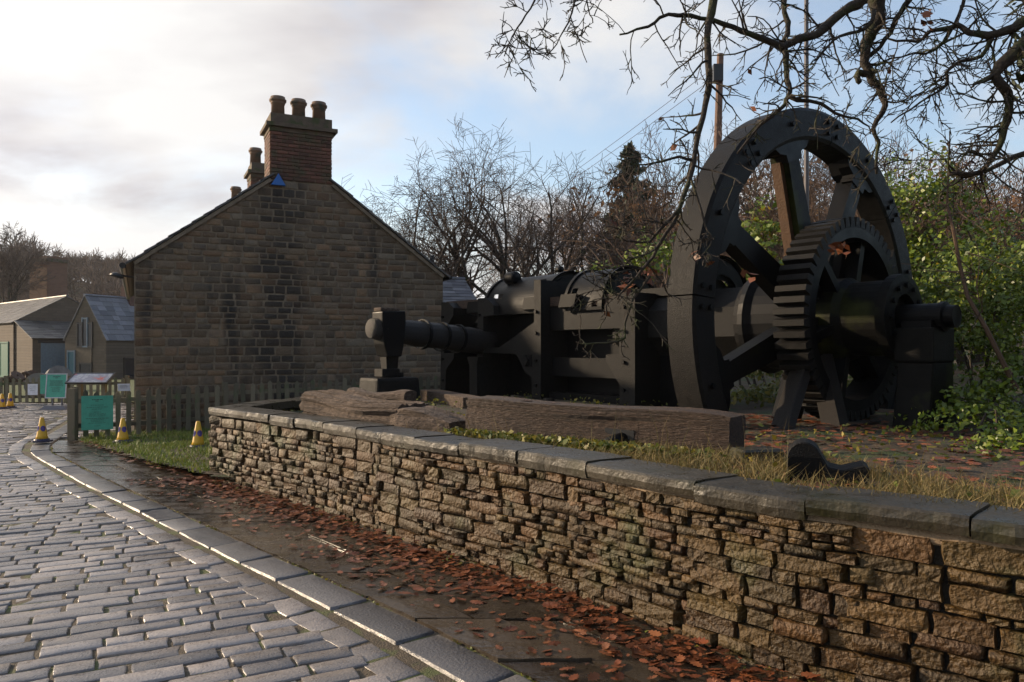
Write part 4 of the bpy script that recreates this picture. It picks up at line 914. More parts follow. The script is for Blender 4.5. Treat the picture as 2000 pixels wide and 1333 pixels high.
# ------------------------------------------------------------------ old timbers and castings on the bank
def logmesh(P0, P1, w, h, seed, n=26, m=16, rough=0.03, sq=0.85, wob=0.03, mat=None):
    rr = random.Random(seed); d = (P1 - P0); L_ = d.length; d.normalize(); s = Vector((d.y, -d.x, 0)).normalized(); up = s.cross(d) if s.cross(d).z > 0 else d.cross(s); vs = []
    ph = [rr.uniform(0, 6) for _ in range(m)]; gro = [rr.choice((0, 0.2, 0, -1, 0.4, -0.5)) for _ in range(m)]
    for i in range(n+1):
        f = i/n; c = P0.lerp(P1, f) + up*(wob*math.sin(f*5 + seed)) + s*(wob*math.sin(f*7 + 2*seed))
        for k in range(m):
            a = 2*math.pi*k/m; ca, sa = math.cos(a), math.sin(a); e = 2/ (2 + 6*sq)
            x = math.copysign(abs(ca)**e, ca); y = math.copysign(abs(sa)**e, sa)
            g = gro[k]*rough*(0.6 + 0.4*math.sin(f*9 + ph[k])) + rr.uniform(-1, 1)*rough*0.06
            taper = 1 - 0.10*abs(2*f-1)**6
            vs.append(c + s*(x*w/2*taper*(1 + g/w*2)) + up*(y*h/2*taper*(1 + g/h*2)))
    mb = MB(); mb.add(vs, [(i*m+k, i*m+(k+1) % m, (i+1)*m+(k+1) % m, (i+1)*m+k) for i in range(n) for k in range(m)] + [tuple(range(m))[::-1], tuple(n*m+k for k in range(m))]); return mb
bm_ = thing('squared_beam', (0.6, 6.5, BK), 'long squared oak beam with an iron pin, lying along the wall top', 'beam')
b0, b1 = Vector((-0.33, 7.22, BK + 0.20)), Vector((1.68, 5.72, BK + 0.13))
logmesh(b0, b1, 0.38, 0.43, 3, 60, 72, 0.026, 0.95, 0.022).build('timber', TIMB, bm_, smooth=False)
pc = b0.lerp(b1, 0.64); dv = (b1-b0).normalized(); sv = Vector((dv.y, -dv.x, 0)); 
if sv.y > 0: sv = -sv
mb = MB(); mb.box(pc + sv*0.165 - Z1*0.02, dv*0.13, sv*0.006, Z1*0.07); mb.build('mortise_shade', BLK, bm_)  # black plate painted for the shade inside the pin hole
mb = MB(); mb.tube([pc + sv*0.10 - Z1*0.02 + dv*0.05, pc + sv*0.22 - Z1*0.04 - dv*0.0, pc + sv*0.30 - Z1*0.07 - dv*0.07], [0.06, 0.058, 0.045], 12); mb.build('iron_pin', IRONS, bm_, smooth=True)
rt = thing('rotten_log', (-1.5, 8.2, BK), 'weathered split log with ragged grain behind the wall end', 'log')
r0, r1 = Vector((-2.28, 9.0, BK + 0.17)), Vector((-1.0, 7.72, BK + 0.13))
logmesh(r0, r1, 0.5, 0.36, 8, 44, 60, 0.06, 0.35, 0.03).build('trunk', TIMB2, rt)
logmesh(r0 + Vector((0.35, 0.25, 0.12)), r0 + Vector((1.15, -0.45, 0.10)), 0.22, 0.16, 9, 20, 16, 0.04, 0.3, 0.03).build('splinter', TIMB2, rt)
logmesh(r1 + Vector((-0.15, 0.1, 0.0)), Vector((-0.50, 7.22, BK + 0.08)), 0.42, 0.26, 12, 18, 20, 0.06, 0.3, 0.03).build('broken_end', TIMB2, rt)
ib = thing('iron_casting', G(1610, 945, BK), 'black iron bearing casting with rounded end lying in grass', 'casting')
c = Vector((1.95, 4.82, BK + 0.02)); dv = Vector((0.93, -0.37, 0)).normalized(); sv = Vector((-dv.y, dv.x, 0))
mb = MB(); pts = [(-0.20, -0.05), (-0.20, 0.13)] + [(-0.105 + 0.095*math.cos(a), 0.145 + 0.095*math.sin(a)) for a in np.linspace(math.pi, 0.3, 9)] + [(0.03, 0.10), (0.10, 0.085), (0.22, 0.12), (0.25, 0.10), (0.24, -0.05)]
mb.prism([c - sv*0.12 + dv*x + Z1*z for x, z in [(a_*1.05, b_*1.05) for a_, b_ in pts]], sv*0.24); mb.build('body', IRON, ib, bevel=0.008)
mb = MB(); mb.box(c + dv*-0.11 - sv*0.128 + Z1*0.06, dv*0.09, sv*0.012, Z1*0.10); mb.build('cheek', IRONS, ib)
bs = MB(); bs.box(G(1495, 925, BK) + Vector((0.02, 0.25, 0.04)), Vector((0.16, 0.03, 0)), Vector((-0.02, 0.1, 0)), Z1*0.10); tag(bs.build('stone_block', CAP, None, bevel=0.015), 'small dark stone block between beam end and iron casting', 'stone')

bm0 = MB(); bm0.lathe([(0, 0.035), (0.03, 0.035), (0.03, 0), (0, 0)], (0, 0, 0), (0, 0, 1), 6); bolt_me = bpy.data.meshes.new('bolt'); bolt_me.from_pydata(bm0.v, [], bm0.f); bolt_me.materials.append(IRONS)
for k in range(16):
    th = TH0 + k*math.pi/8 + (0.09 if k % 2 else -0.09)*0 ; e = wdir(th)
    for r_ in ((2.46, 2.32) if k % 2 else (2.40,)):
        for sgn in ((-1, 1) if k % 2 else (0,)): link('bolt', bolt_me, fl, WC + wdir(th + sgn*0.045)*r_ + A_*0.024, quat(D_, A_.cross(D_), A_))
for k, tt in ts.items():
    for zz in (1.05, 1.45, 1.9, 2.25): link('bolt', bolt_me, mf, MC(tt + 0.06, DD - 0.001, zz), quat(A_, (-D_).cross(A_), -D_))
for k in range(12): link('bolt', bolt_me, fl, WC + A_*0.998 + wdir(k*math.pi/6)*0.37, quat(D_, A_.cross(D_), A_))
HAZE = 0.00025
# ------------------------------------------------------------------ vegetation
BARK = M('bark', [(0.035, 0.026, 0.02), (0.085, 0.066, 0.05)], 9, 0.85, 0.6, 30, moss=(3, 0.55, 0.7, (0.045, 0.055, 0.02)))
BARKD = M('dark_oak_bark', [(0.018, 0.013, 0.010), (0.05, 0.038, 0.026)], 12, 0.85, 0.8, 45, moss=(5, 0.5, 0.68, (0.04, 0.05, 0.012)))
TWIG = M('twig', [(0.0700, 0.0476, 0.0350), (0.1400, 0.0980, 0.0700)], 3, 0.8, 0, 1)
TWIGR = M('reddish_twig', [(0.0840, 0.0504, 0.0336), (0.1610, 0.0980, 0.0588)], 0.5, 0.85, 0, 1, 'island', [(0.0700, 0.0490, 0.0392), (0.1540, 0.0910, 0.0560), (0.1120, 0.0812, 0.0588)])
BROWNL = M('clinging_brown_leaf', [(0.1540, 0.0770, 0.0308), (0.2800, 0.1400, 0.0560)], 0.7, 0.75, 0, 1, 'island', [(0.1260, 0.0700, 0.0350), (0.2800, 0.1330, 0.0490), (0.1820, 0.1190, 0.0560)], trans=0.3)
IVY = M('ivy_leaf', [(0.0564, 0.0994, 0.0075), (0.1410, 0.1989, 0.0131)], 1.2, 0.42, 0, 1, 'island', [(0.0508, 0.0928, 0.0094), (0.1269, 0.1878, 0.0122), (0.2396, 0.2762, 0.0169), (0.0845, 0.1326, 0.0112)], trans=0.2)
YELL = M('yellow_leaf', [(0.35, 0.24, 0.02), (0.45, 0.34, 0.04)], 2, 0.5, 0, 1, trans=0.35)
NEEDLE = M('conifer_needles', [(0.02, 0.032, 0.014), (0.045, 0.06, 0.024)], 0.8, 0.7, 0, 1, 'island', [(0.018, 0.03, 0.014), (0.05, 0.06, 0.025)])
def rv(rr): 
    while True:
        v_ = Vector((rr.uniform(-1, 1), rr.uniform(-1, 1), rr.uniform(-1, 1)))
        if 0.05 < v_.length < 1: return v_.normalized()
def limb(mb, rr, p, d, L, r0, r1, n, kink, grav, sides):
    pts = [Vector(p)]; d = Vector(d).normalized(); rads = [r0]
    for i in range(n):
        d = (d + rv(rr)*kink + Z1*grav).normalized(); pts.append(pts[-1] + d*(L/n)); rads.append(r0 + (r1-r0)*(i+1)/n)
    mb.tube(pts, rads, sides, cap=False); return pts, rads, d
def grow(bt, tw, rr, p, d, L, r, lvl, P):
    n = P['segs'][min(lvl, len(P['segs'])-1)]; sides = 7 if r > 0.06 else (4 if r > 0.02 else 3)
    pts, rads, dd = limb(bt if lvl < P['split'] else tw, rr, p, d, L, r, max(P['rmin'], r*P['taper']), n, P['kink'], P['grav'][min(lvl, len(P['grav'])-1)], sides)
    if lvl >= P['levels']: return
    k = P['kids'][lvl]
    for i in range(k):
        f = P['from'] + (1 - P['from'])*(i + rr.random())/k; q = f*n; j = min(n-1, int(q)); base = pts[j].lerp(pts[j+1], q - j)
        t = (pts[j+1]-pts[j]).normalized(); side = rv(rr); side = (side - t*side.dot(t)).normalized(); ang = rr.uniform(*P['ang'])
        nd = t*math.cos(ang) + side*math.sin(ang)
        grow(bt, tw, rr, base, nd, L*rr.uniform(*P['len'])*(1.15 - 0.45*f), max(P['rmin'], (rads[j]*(1-(q-j)) + rads[j+1]*(q-j))*rr.uniform(0.5, 0.72)), lvl+1, P)
BASE = dict(segs=(7, 6, 5, 4, 3), levels=4, split=2, kids=(8, 6, 5, 4), ang=(0.45, 0.95), len=(0.5, 0.75), kink=0.17, grav=(0.05, 0.06, 0.05, 0.04), taper=0.35, rmin=0.007)
BASE['from'] = 0.25
def bare_tree(name, label, base, h, r, seed, stems=((0, 0, 1),), P=None, twm=None, group=None):
    rr = random.Random(seed); P = dict(BASE, **(P or {})); t = thing(name, base, label, 'tree', group); b, tw = MB(), MB(); base = Vector(base)
    for s in stems:
        grow(b, tw, rr, base - Z1*0.2, Vector(s), h*rr.uniform(0.85, 1.0)*0.72, r*(1 if len(stems) == 1 else 0.8), 0, P)
    b.build('trunk', BARK, t, smooth=True, fix=False); tw.build('crown', twm or TWIG, t, fix=False); return t
def leaves(name, cen, size, mat, parent=None, nrm=None, jit=0.8, kind=None, asp=1.5):
    cen = np.asarray(cen, float); n = len(cen)
    if n == 0: return None
    a = NR.normal(size=(n, 3)); 
    if nrm is not None: a = a*jit + np.asarray(nrm)*1.0
    a /= np.linalg.norm(a, axis=1)[:, None]; b = np.cross(a, NR.normal(size=(n, 3))); b /= np.linalg.norm(b, axis=1)[:, None]; c = np.cross(a, b)
    s = (size*NR.uniform(0.45, 1.55, n))[:, None]
    v_ = np.stack([cen - b*s*0.5*asp, cen + c*s*0.42 + a*s*0.1, cen + b*s*0.5*asp - a*s*0.1, cen - c*s*0.42 + a*s*0.1], 1).reshape(-1, 3)
    off = np.array(parent['_o']) if parent is not None else np.zeros(3)
    me = bpy.data.meshes.new(name); me.vertices.add(n*4); me.vertices.foreach_set('co', (v_ - off).ravel()); me.loops.add(n*4); me.loops.foreach_set('vertex_index', np.arange(n*4, dtype=np.int32)); me.polygons.add(n)
    me.polygons.foreach_set('loop_start', np.arange(0, n*4, 4, dtype=np.int32)); me.update(calc_edges=True); me.validate(); me.materials.append(mat)
    o = link(name, me, parent)
    if kind: o['kind'] = kind
    return o
def shell(c, r, n, lo=-0.35, inner=0.72):
    d = NR.normal(size=(n, 3)); d /= np.linalg.norm(d, axis=1)[:, None]; d[:, 2] = np.where(d[:, 2] < lo, -d[:, 2]*0.5, d[:, 2])
    k = NR.uniform(inner, 1.06, n)[:, None]; lump_ = 1 + 0.16*np.sin(d[:, 0:1]*7 + c[0]) * np.cos(d[:, 1:2]*6 + c[1]) + 0.10*np.sin(d[:, 2:3]*11 + c[2])
    return np.array(c) + d*np.array(r)*k*lump_, d
# --- hills
def hillr(x, y): 
    q = min(1, max(0, (x + 12)/16.0)); q = q*q*(3-2*q); g = max(0, y - 20 + 0.35*max(-10, x - 2)); return (0.5 + 0.135*min(g, 70) + 0.03*max(0, min(g, 120)-70))*q - 0.08 + 0.25*math.sin(x*0.31)*math.sin(y*0.23)*q
def hilll(x, y):
    f = min(1, max(0, (y - 80)/85)); g = min(1, max(0, (-x - 10)/95)); return -0.1 + 18*(f*f*(3-2*f))*(0.12 + 0.88*g) 
HLIT = M('leaf_litter_slope', [(0.05, 0.032, 0.018), (0.11, 0.07, 0.035), (0.08, 0.075, 0.03)], 0.9, 0.95, 0.6, 8)
struct(grid('hill', list(np.arange(-12, 120, 2.0)), list(np.arange(20, 150, 2.0)), hillr, HLIT)); struct(grid('hill', list(np.arange(-240, 10, 5.0)), list(np.arange(78, 300, 5.0)), hilll, HLIT))
# --- woods that read as one mass
def wood(name, label, spots, variants, mat, hmul, leafmat=None, lf=0, lev=3):
    protos = []
    for sd in range(variants):
        rr = random.Random(900+sd); b = MB(); P = dict(BASE, levels=lev, split=9, kids=(9, 5, 4) if lev == 3 else (12, 8), segs=(5, 4, 3, 2), rmin=hmul[2])
        grow(b, b, rr, Vector((0, 0, 0)), Vector((rr.uniform(-.1, .1), rr.uniform(-.1, .1), 1)), 6.5, hmul[3], 0, P); protos.append((np.array(b.v), b.f))
    V_, F_, off, lc = [], [], 0, []
    for (x, y, z, h) in spots:
        pv, pf = protos[R.randrange(variants)]; a = R.random()*6.28; ca, sa = math.cos(a), math.sin(a); k = h/8.5
        q = np.stack([pv[:, 0]*ca - pv[:, 1]*sa, pv[:, 0]*sa + pv[:, 1]*ca, pv[:, 2]], 1)*np.array([k, k, k*R.uniform(0.9, 1.1)]) + np.array([x, y, z]); V_.append(q); F_.extend([tuple(i + off for i in f) for f in pf]); off += len(q)
        if lf and R.random() < 0.5: lc.append(q[NR.integers(0, len(q), lf)] + NR.normal(size=(lf, 3))*0.18)
    mb = MB(); mb.v = np.concatenate(V_).tolist(); mb.f = F_; o = mb.build(name, mat, None, fix=False); tag(o, label, 'woodland', None, 'stuff')
    if lc: tag(leaves('clinging_leaves', np.concatenate(lc), 0.16, leafmat), 'brown leaves clinging to the woodland trees behind the machine', 'foliage', None, 'stuff')
sp_ = []
for i in range(230):
    y = R.uniform(30, 95); x = R.uniform(-0.02*y, 0.78*y); 
    if x < 3 and y < 40: continue
    if x/y < 0.13 and y < 75: continue
    sp_.append((x, y, hillr(x, y) - 0.2, R.uniform(4.3, 6.6)))
wood('hillside_woodland', 'brown leafless woodland covering the slope behind the machine', sp_, 6, TWIGR, (1, 1, 0.018, 0.12), BROWNL, 260)
sp_ = []
for i in range(420):
    y = R.uniform(88, 200); x = -R.uniform(0.35, 0.80)*y; sp_.append((x, y, hilll(x, y) - 0.3, R.uniform(5, 8)))
wood('distant_woodland', 'hazy bare woodland on the far hill behind the forge', sp_, 4, TWIGR, (1, 1, 0.05, 0.16), lev=2)
# --- added slope and wood out of view, blocking sky light from the machine
def shade_hill(x, y): u_ = x*0.63 - y*0.77; return min(13.0, max(0, u_ - 9.5)*0.6) - 0.15 + 0.2*math.sin(x*0.5)*math.sin(y*0.4)
struct(grid('hill', list(np.arange(4, 64, 2.0)), list(np.arange(-56, 6, 2.0)), shade_hill, HLIT, lambda x, y: x*0.63 - y*0.77 > 8.5))  # unseen hill, added so the machine's right-hand faces fall into shade
sp_ = []
while len(sp_) < 90:
    x, y = R.uniform(5, 55), R.uniform(-50, 4); u_ = x*0.63 - y*0.77
    if 10.5 < u_ < 34: sp_.append((x, y, shade_hill(x, y) - 0.2, R.uniform(6, 10)))
wood('added_shade_wood', 'bare woodland added out of view to shade the machine', sp_, 5, TWIGR, (1, 1, 0.02, 0.14))
# --- single bare trees
tb = W(985, 600, 30); bare_tree('bare_tree', 'spreading many-stemmed bare tree right of the cottage roof', (tb.x, tb.y, 1.2), 8.8, 0.25, 21, ((-0.95, 0.1, 0.5), (-0.45, 0, 0.95), (0.0, 0.1, 1), (0.5, -0.1, 0.9), (-0.75, -0.2, 0.75), (0.85, 0.1, 0.6)), dict(ang=(0.5, 1.15), grav=(0.03, 0.0, -0.01, 0.0), kids=(10, 6, 5, 4)))
for (px, Y, h, sd, st, lab) in ((1120, 33, 7.0, 33, ((0, 0, 1), (0.3, 0, 1)), 'slender bare tree between the spreading tree and the conifer'), (1060, 36, 6.4, 34, ((0.1, 0, 1), (-.2, .1, 1)), 'bare tree standing behind the trip hammer and iron drums'),
    (1340, 24, 8.0, 35, ((-0.1, 0, 1), (0.3, 0, 1)), 'bare thin-stemmed tree just left of the flywheel rim'), (1600, 19, 6.3, 36, ((-0.25, 0, 1), (0.2, 0.1, 1)), 'pale bare tree seen through the flywheel spokes'),
    (1900, 15, 4.2, 37, ((0.05, 0, 1), (0.5, 0, 1), (-0.4, 0, 1)), 'bare thicket tree rising above the ivy bank'), (1700, 22, 7.0, 38, ((0.1, 0, 1), (-0.3, 0, 1)), 'bare tree behind the right side of the flywheel'), (1470, 28, 8.5, 39, ((0, 0, 1), (0.3, 0.1, 1)), 'tall bare tree behind the top of the flywheel rim')):
    q = W(px, 600, Y); bare_tree('bare_tree', lab, (q.x, q.y, max(0.7, hillr(q.x, q.y) if Y > 21 else bank(q.x, q.y)) - 0.1), h, 0.15, sd, st, dict(kids=(8, 5, 4, 3)), TWIGR if px > 1300 else None)
q = W(14, 600, 46); bare_tree('bare_tree', 'bare tree on the far left above the forge roof', (q.x - 8.2, q.y + 12, 2.0), 8.5, 0.2, 41, ((0.1, 0, 1), (0.3, 0, 1)), dict(rmin=0.014))
# --- conifer
def conifer(name, label, base, h, w, seed, n=70, mat=None):
    rr = random.Random(seed); base = Vector(base); t = thing(name, base, label, 'tree'); mb = MB(); mb.tube([base - Z1*0.2, base + Z1*h*0.5, base + Z1*h], [h*0.018, h*0.012, 0.01], 7); cen = []
    for i in range(n):
        f = 0.12 + 0.86*i/n; p = base + Z1*h*f; a = rr.random()*6.28; L = w*(1-f)**0.85*rr.uniform(0.7, 1.1) + 0.12; d = Vector((math.cos(a), math.sin(a), 0.15))
        pts = [p, p + d*L*0.5 - Z1*0.02*L, p + d*L - Z1*0.22*L]; mb.tube(pts, [0.03, 0.02, 0.008], 3, cap=False)
        for k in range(int(16 + L*26)):
            g = rr.random(); q = pts[0].lerp(pts[1], g*2) if g < 0.5 else pts[1].lerp(pts[2], g*2-1); cen.append(q + rv(rr)*0.10*L*(1.2-g) - Z1*rr.random()*0.12*L)
    mb.build('trunk', BARK, t, fix=False); leaves('crown', cen, 0.22, NEEDLE, t, asp=2.2)
q = W(1232, 600, 44); conifer('conifer', 'dark pointed conifer on the skyline left of the flywheel', (q.x, q.y, hillr(q.x, q.y)), 10.3 - hillr(q.x, q.y) + 3.2, 3.6, 51, 150)
# --- ivy and evergreen bushes
def bush(name, label, blobs, dens, size, mat=IVY, cat='bush', yel=0, stems=6):
    c0 = blobs[0][0]; t = thing(name, (c0[0], c0[1], 0.8), label, cat); C_, N_ = [], []
    for c, r in blobs:
        ar = (r[0]*r[1] + r[0]*r[2] + r[1]*r[2])*2.6; p, d = shell(c, r, int(ar*dens*1.5)); kp = (np.sin(p[:, 0]*5.1 + 2*np.sin(p[:, 2]*3.7)) * np.sin(p[:, 1]*4.3 + p[:, 2]*5.9) + NR.uniform(-0.5, 0.5, len(p))) > -0.28; p, d = p[kp], d[kp]; C_.append(p); N_.append(d*0.6 + np.array([-0.25, -0.25, 0.55]))
    leaves('foliage', np.concatenate(C_), size, mat, t, np.concatenate(N_), 0.7, asp=1.25)
    if yel:
        i = NR.integers(0, len(C_[0]), yel); leaves('yellow_foliage', C_[0][i] + NR.normal(size=(yel, 3))*0.05, size*1.15, YELL, t, asp=1.2)
    mb = MB(); rr = random.Random(len(blobs)*7 + int(c0[0]*10))
    for k in range(stems):
        c, r = rr.choice(blobs); limb(mb, rr, Vector((c[0] + rr.uniform(-.5, .5)*r[0], c[1] + rr.uniform(-.3, .3)*r[1], 0.5)), Vector((rr.uniform(-.3, .3), rr.uniform(-.3, .3), 1)), max(0.5, c[2] + r[2]*0.9 - 0.5), 0.03, 0.01, 6, 0.15, 0.02, 5)
    mb.build('stem', BARK, t, fix=False); return t
def Bp(px, py, Y): v_ = W(px, py, Y); return (v_.x, v_.y, v_.z)
bush('ivy_bank', 'bright green ivy bank filling the right side beyond the shaft end', [(Bp(1960, 600, 10.2), (1.0, 0.9, 1.25)), (Bp(1890, 700, 9.6), (0.65, 0.7, 0.85)), (Bp(2060, 640, 9.4), (1.1, 1.0, 1.35)), (Bp(1840, 640, 11.2), (0.7, 0.7, 1.0)), (Bp(1985, 790, 8.6), (0.8, 0.6, 0.55))], 520, 0.046, yel=110)
bush('ivy_clad_tree', 'dark ivy-clad tree behind the right rim of the flywheel', [(Bp(1800, 420, 14.5), (1.0, 0.9, 1.1)), (Bp(1850, 540, 14), (1.1, 0.9, 1.0)), (Bp(1750, 520, 15), (0.8, 0.8, 1.2)), (Bp(1810, 600, 14), (1.2, 1.0, 1.1))], 300, 0.065, stems=9)
bush('holly_bush', 'yellow-green bush seen between the flywheel spokes', [(Bp(1505, 480, 17), (0.75, 0.7, 1.0)), (Bp(1480, 560, 16.5), (0.8, 0.7, 0.8))], 150, 0.09, yel=40)
bush('evergreen_bush', 'small dark evergreen behind the drums left of the flywheel', [(Bp(1290, 520, 19), (0.9, 0.8, 0.8)), (Bp(1180, 555, 20), (0.9, 0.7, 0.5))], 110, 0.09)
bush('bramble_patch', 'low bright green brambles under the flywheel behind its left spokes', [(Bp(1450, 790, 11.5), (0.9, 0.7, 0.30)), (Bp(1600, 775, 12.0), (1.2, 0.8, 0.45)), (Bp(1420, 720, 14), (1.3, 0.7, 0.6))], 260, 0.06, HERB, stems=2)
bush('bramble_patch', 'leafy brambles on the bank right of the bearing pedestal', [(Bp(1940, 850, 7.4), (0.7, 0.55, 0.28)), (Bp(1900, 810, 8.3), (0.7, 0.5, 0.35)), (Bp(1990, 890, 6.2), (0.45, 0.4, 0.2))], 420, 0.042, IVY, stems=2)
sap = thing('sapling', G(1990, 780, 1.2), 'thin crooked brown sapling stem in front of the ivy', 'sapling'); mb = MB()
mb.tube([W(1985, 760, 8.3), W(1960, 710, 8.3), W(1925, 640, 8.3), W(1890, 580, 8.4), W(1875, 520, 8.5), W(1862, 450, 8.5), W(1850, 400, 8.6), W(1852, 340, 8.6)], [0.03, 0.028, 0.025, 0.022, 0.02, 0.018, 0.014, 0.006], 6); rr = random.Random(3)
for k in range(26):
    g = rr.uniform(0.35, 1); p = W(1925, 640, 8.3).lerp(W(1852, 340, 8.6), (g-0.35)/0.65); limb(mb, rr, p, rv(rr) + Z1*0.4, rr.uniform(0.2, 0.8), 0.008, 0.003, 5, 0.25, 0.02, 3)
mb.build('stem', TWIGR, sap, fix=False)
# --- overhanging oak: trunk right of the picture, limbs reach in overhead
oak = thing('oak_tree', (6.6, 6.2, 0.8), 'overhanging bare oak whose crooked dark limbs hang across the upper right', 'tree')
ob, ot = MB(), MB(); rr = random.Random(77); oleaf = []
top = Vector((6.5, 6.3, 5.6))
ob.tube([(6.6, 6.2, 0.5), (6.5, 6.25, 2.5), (6.55, 6.3, 4.2), (6.5, 6.3, 6.2)], [0.42, 0.34, 0.30, 0.2], 12)
def twigs(pts, rads, dens, L0, Y, dro=-0.03):
    tot = sum((b-a).length for a, b in zip(pts[:-1], pts[1:]))
    for k in range(int(tot*dens*1.45)):
        i = rr.randrange(len(pts)-1); p = pts[i].lerp(pts[i+1], rr.random()); t = (pts[i+1]-pts[i]).normalized(); s = rv(rr); s = (s - t*s.dot(t)).normalized()
        q, rd, _ = limb(ot, rr, p, t*rr.uniform(0.0, 0.8) + s, L0*rr.uniform(0.4, 1.2), min(0.011, rads[i]*0.5), 0.0035, 6, 0.30, dro, 4)
        for m_ in range(4):
            j = rr.randrange(1, 6); s2 = rv(rr); q2, _, _ = limb(ot, rr, q[j], (q[j]-q[j-1]).normalized()*0.7 + s2*0.9, L0*rr.uniform(0.2, 0.5), 0.0055, 0.0028, 4, 0.35, -0.02, 3)
            for z_ in range(2): limb(ot, rr, q2[rr.randrange(1, 4)], rv(rr) + (q2[1]-q2[0]).normalized(), L0*rr.uniform(0.08, 0.2), 0.004, 0.0025, 2, 0.3, 0, 3)
            if rr.random() < 0.010: oleaf.append(q2[-1])
def oaklimb(path, Y0_, Y1_, r0, r1, dens=9, L0=0.45, root=True, sub=3):
    n = len(path); key = [W(px, py, Y0_ + (Y1_-Y0_)*i/(n-1)) for i, (px, py) in enumerate(path)]
    pts = []
    for i in range(n-1):
        p0, p1, p2, p3 = key[max(0, i-1)], key[i], key[i+1], key[min(n-1, i+2)]
        for s in range(sub):
            t = s/sub; pts.append(0.5*((2*p1) + (p2-p0)*t + (2*p0-5*p1+4*p2-p3)*t*t + (3*p1-p0-3*p2+p3)*t**3) + rv(rr)*0.012)
    pts.append(key[-1]); m = len(pts); rads = [r0 + (r1-r0)*(i/(m-1))**0.8 for i in range(m)]
    rads = [r*rr.uniform(0.9, 1.12) for r in rads]
    if root:
        a = top.lerp(pts[0], 0.0); mid = top.lerp(pts[0], 0.5) + Z1*0.5; ob.tube([a, mid, pts[0]], [r0*2.2, r0*1.5, r0], 8, cap=False)
    ob.tube(pts, rads, 8); twigs(pts, rads, dens, L0, Y0_); return pts
oaklimb([(1400, -60), (1392, 0), (1380, 75), (1386, 150), (1372, 230), (1350, 330), (1325, 410), (1288, 480), (1240, 545), (1205, 585)], 6.4, 6.0, 0.040, 0.008, 7, 0.5)
oaklimb([(1325, 410), (1270, 470), (1225, 470), (1190, 450)], 6.1, 6.0, 0.016, 0.004, 9, 0.35, False); oaklimb([(1355, 310), (1310, 310), (1260, 325), (1205, 310)], 6.2, 6.0, 0.015, 0.004, 8, 0.3, False)
oaklimb([(1270, 540), (1225, 610), (1218, 660), (1165, 672), (1125, 668)], 6.0, 5.9, 0.012, 0.004, 8, 0.22, False)
oaklimb([(1350, 350), (1380, 440), (1390, 470), (1370, 500)], 6.1, 6.0, 0.012, 0.004, 7, 0.3, False)
oaklimb([(1700, -50), (1683, 0), (1646, 23), (1597, 65), (1558, 78), (1527, 91), (1480, 72), (1430, 55), (1370, 34), (1303, 29), (1265, 50), (1210, 68)], 6.8, 6.4, 0.055, 0.008, 7, 0.5)
oaklimb([(1527, 91), (1537, 110), (1536, 146), (1541, 177), (1532, 203), (1506, 226), (1470, 262), (1440, 300)], 6.7, 6.5, 0.034, 0.008, 8, 0.45, False)
oaklimb([(1542, 191), (1605, 205), (1646, 226), (1688, 240), (1700, 262)], 6.7, 6.8, 0.022, 0.005, 8, 0.4, False); oaklimb([(1527, -40), (1532, 26), (1541, 55), (1530, 85)], 6.8, 6.75, 0.026, 0.022, 6, 0.4, True)
oaklimb([(1712, -50), (1712, 0), (1717, 39), (1697, 73), (1688, 109), (1698, 146), (1712, 165), (1726, 190), (1724, 216), (1706, 244), (1714, 280), (1712, 340)], 6.9, 6.9, 0.075, 0.012, 7, 0.45)
oaklimb([(1700, 148), (1682, 142), (1672, 150), (1680, 162)], 6.9, 6.85, 0.035, 0.025, 0, 0.3, False)
oaklimb([(1785, -40), (1774, 0), (1750, 39), (1730, 78), (1700, 109)], 6.8, 6.9, 0.030, 0.018, 8, 0.5); oaklimb([(1709, 20), (1690, 55), (1640, 70), (1605, 105), (1590, 118)], 6.7, 6.5, 0.020, 0.007, 8, 0.35, False)
oaklimb([(2080, 10), (2000, 44), (1948, 65), (1896, 65), (1870, 52), (1818, 62), (1790, 80), (1735, 76)], 6.4, 6.7, 0.05, 0.008, 10, 0.5); oaklimb([(1938, 73), (1917, 109), (1857, 130), (1844, 169), (1800, 200), (1740, 240)], 6.5, 6.7, 0.022, 0.006, 11, 0.5, False)
oaklimb([(2080, 20), (2000, 86), (1943, 148), (1969, 182), (1966, 234), (1948, 290), (1915, 335), (1850, 340)], 6.3, 6.6, 0.062, 0.016, 12, 0.5); oaklimb([(1943, 148), (1910, 160), (1895, 172)], 6.4, 6.4, 0.03, 0.006, 3, 0.2, False)
oaklimb([(1895, -30), (1870, 30), (1830, 95), (1760, 110), (1700, 130)], 6.6, 6.9, 0.018, 0.006, 10, 0.5); oaklimb([(2000, 300), (1930, 330), (1880, 345), (1845, 310)], 6.8, 6.6, 0.025, 0.008, 8, 0.5, True)
oaklimb([(1060, -50), (1045, 0), (1020, 45), (1000, 70), (985, 110)], 6.2, 6.0, 0.010, 0.004, 11, 0.35); oaklimb([(1130, -40), (1122, 10), (1105, 55), (1085, 85), (1070, 110)], 6.3, 6.1, 0.010, 0.004, 11, 0.35); oaklimb([(1150, -40), (1148, 15), (1158, 45)], 6.3, 6.2, 0.008, 0.004, 10, 0.3)
ob.build('limb', BARKD, oak, smooth=True, fix=False); ot.build('twig', BARKD, oak, fix=False)
oleaf += [W(px, py, 6.5) + rv(rr)*0.05 for px, py in ((1822, 30), (1810, 45), (1226, 545), (1230, 552), (1222, 556), (1265, 535), (1270, 545), (1460, 540), (1640, 480), (1650, 492), (1635, 487), (1352, 500)) for _ in range(4)]
leaves('clinging_leaf', [tuple(p) for p in oleaf], 0.055, LEAF, oak, kind='stuff')
yw = thing('conifer', (7.2, 7.4, 1.0), 'dark conifer whose needles show at the upper right corner', 'tree'); mb = MB(); cen = []; rr = random.Random(5)
mb.tube([(7.2, 7.4, 0.6), (7.2, 7.4, 6.5)], [0.2, 0.08], 8)
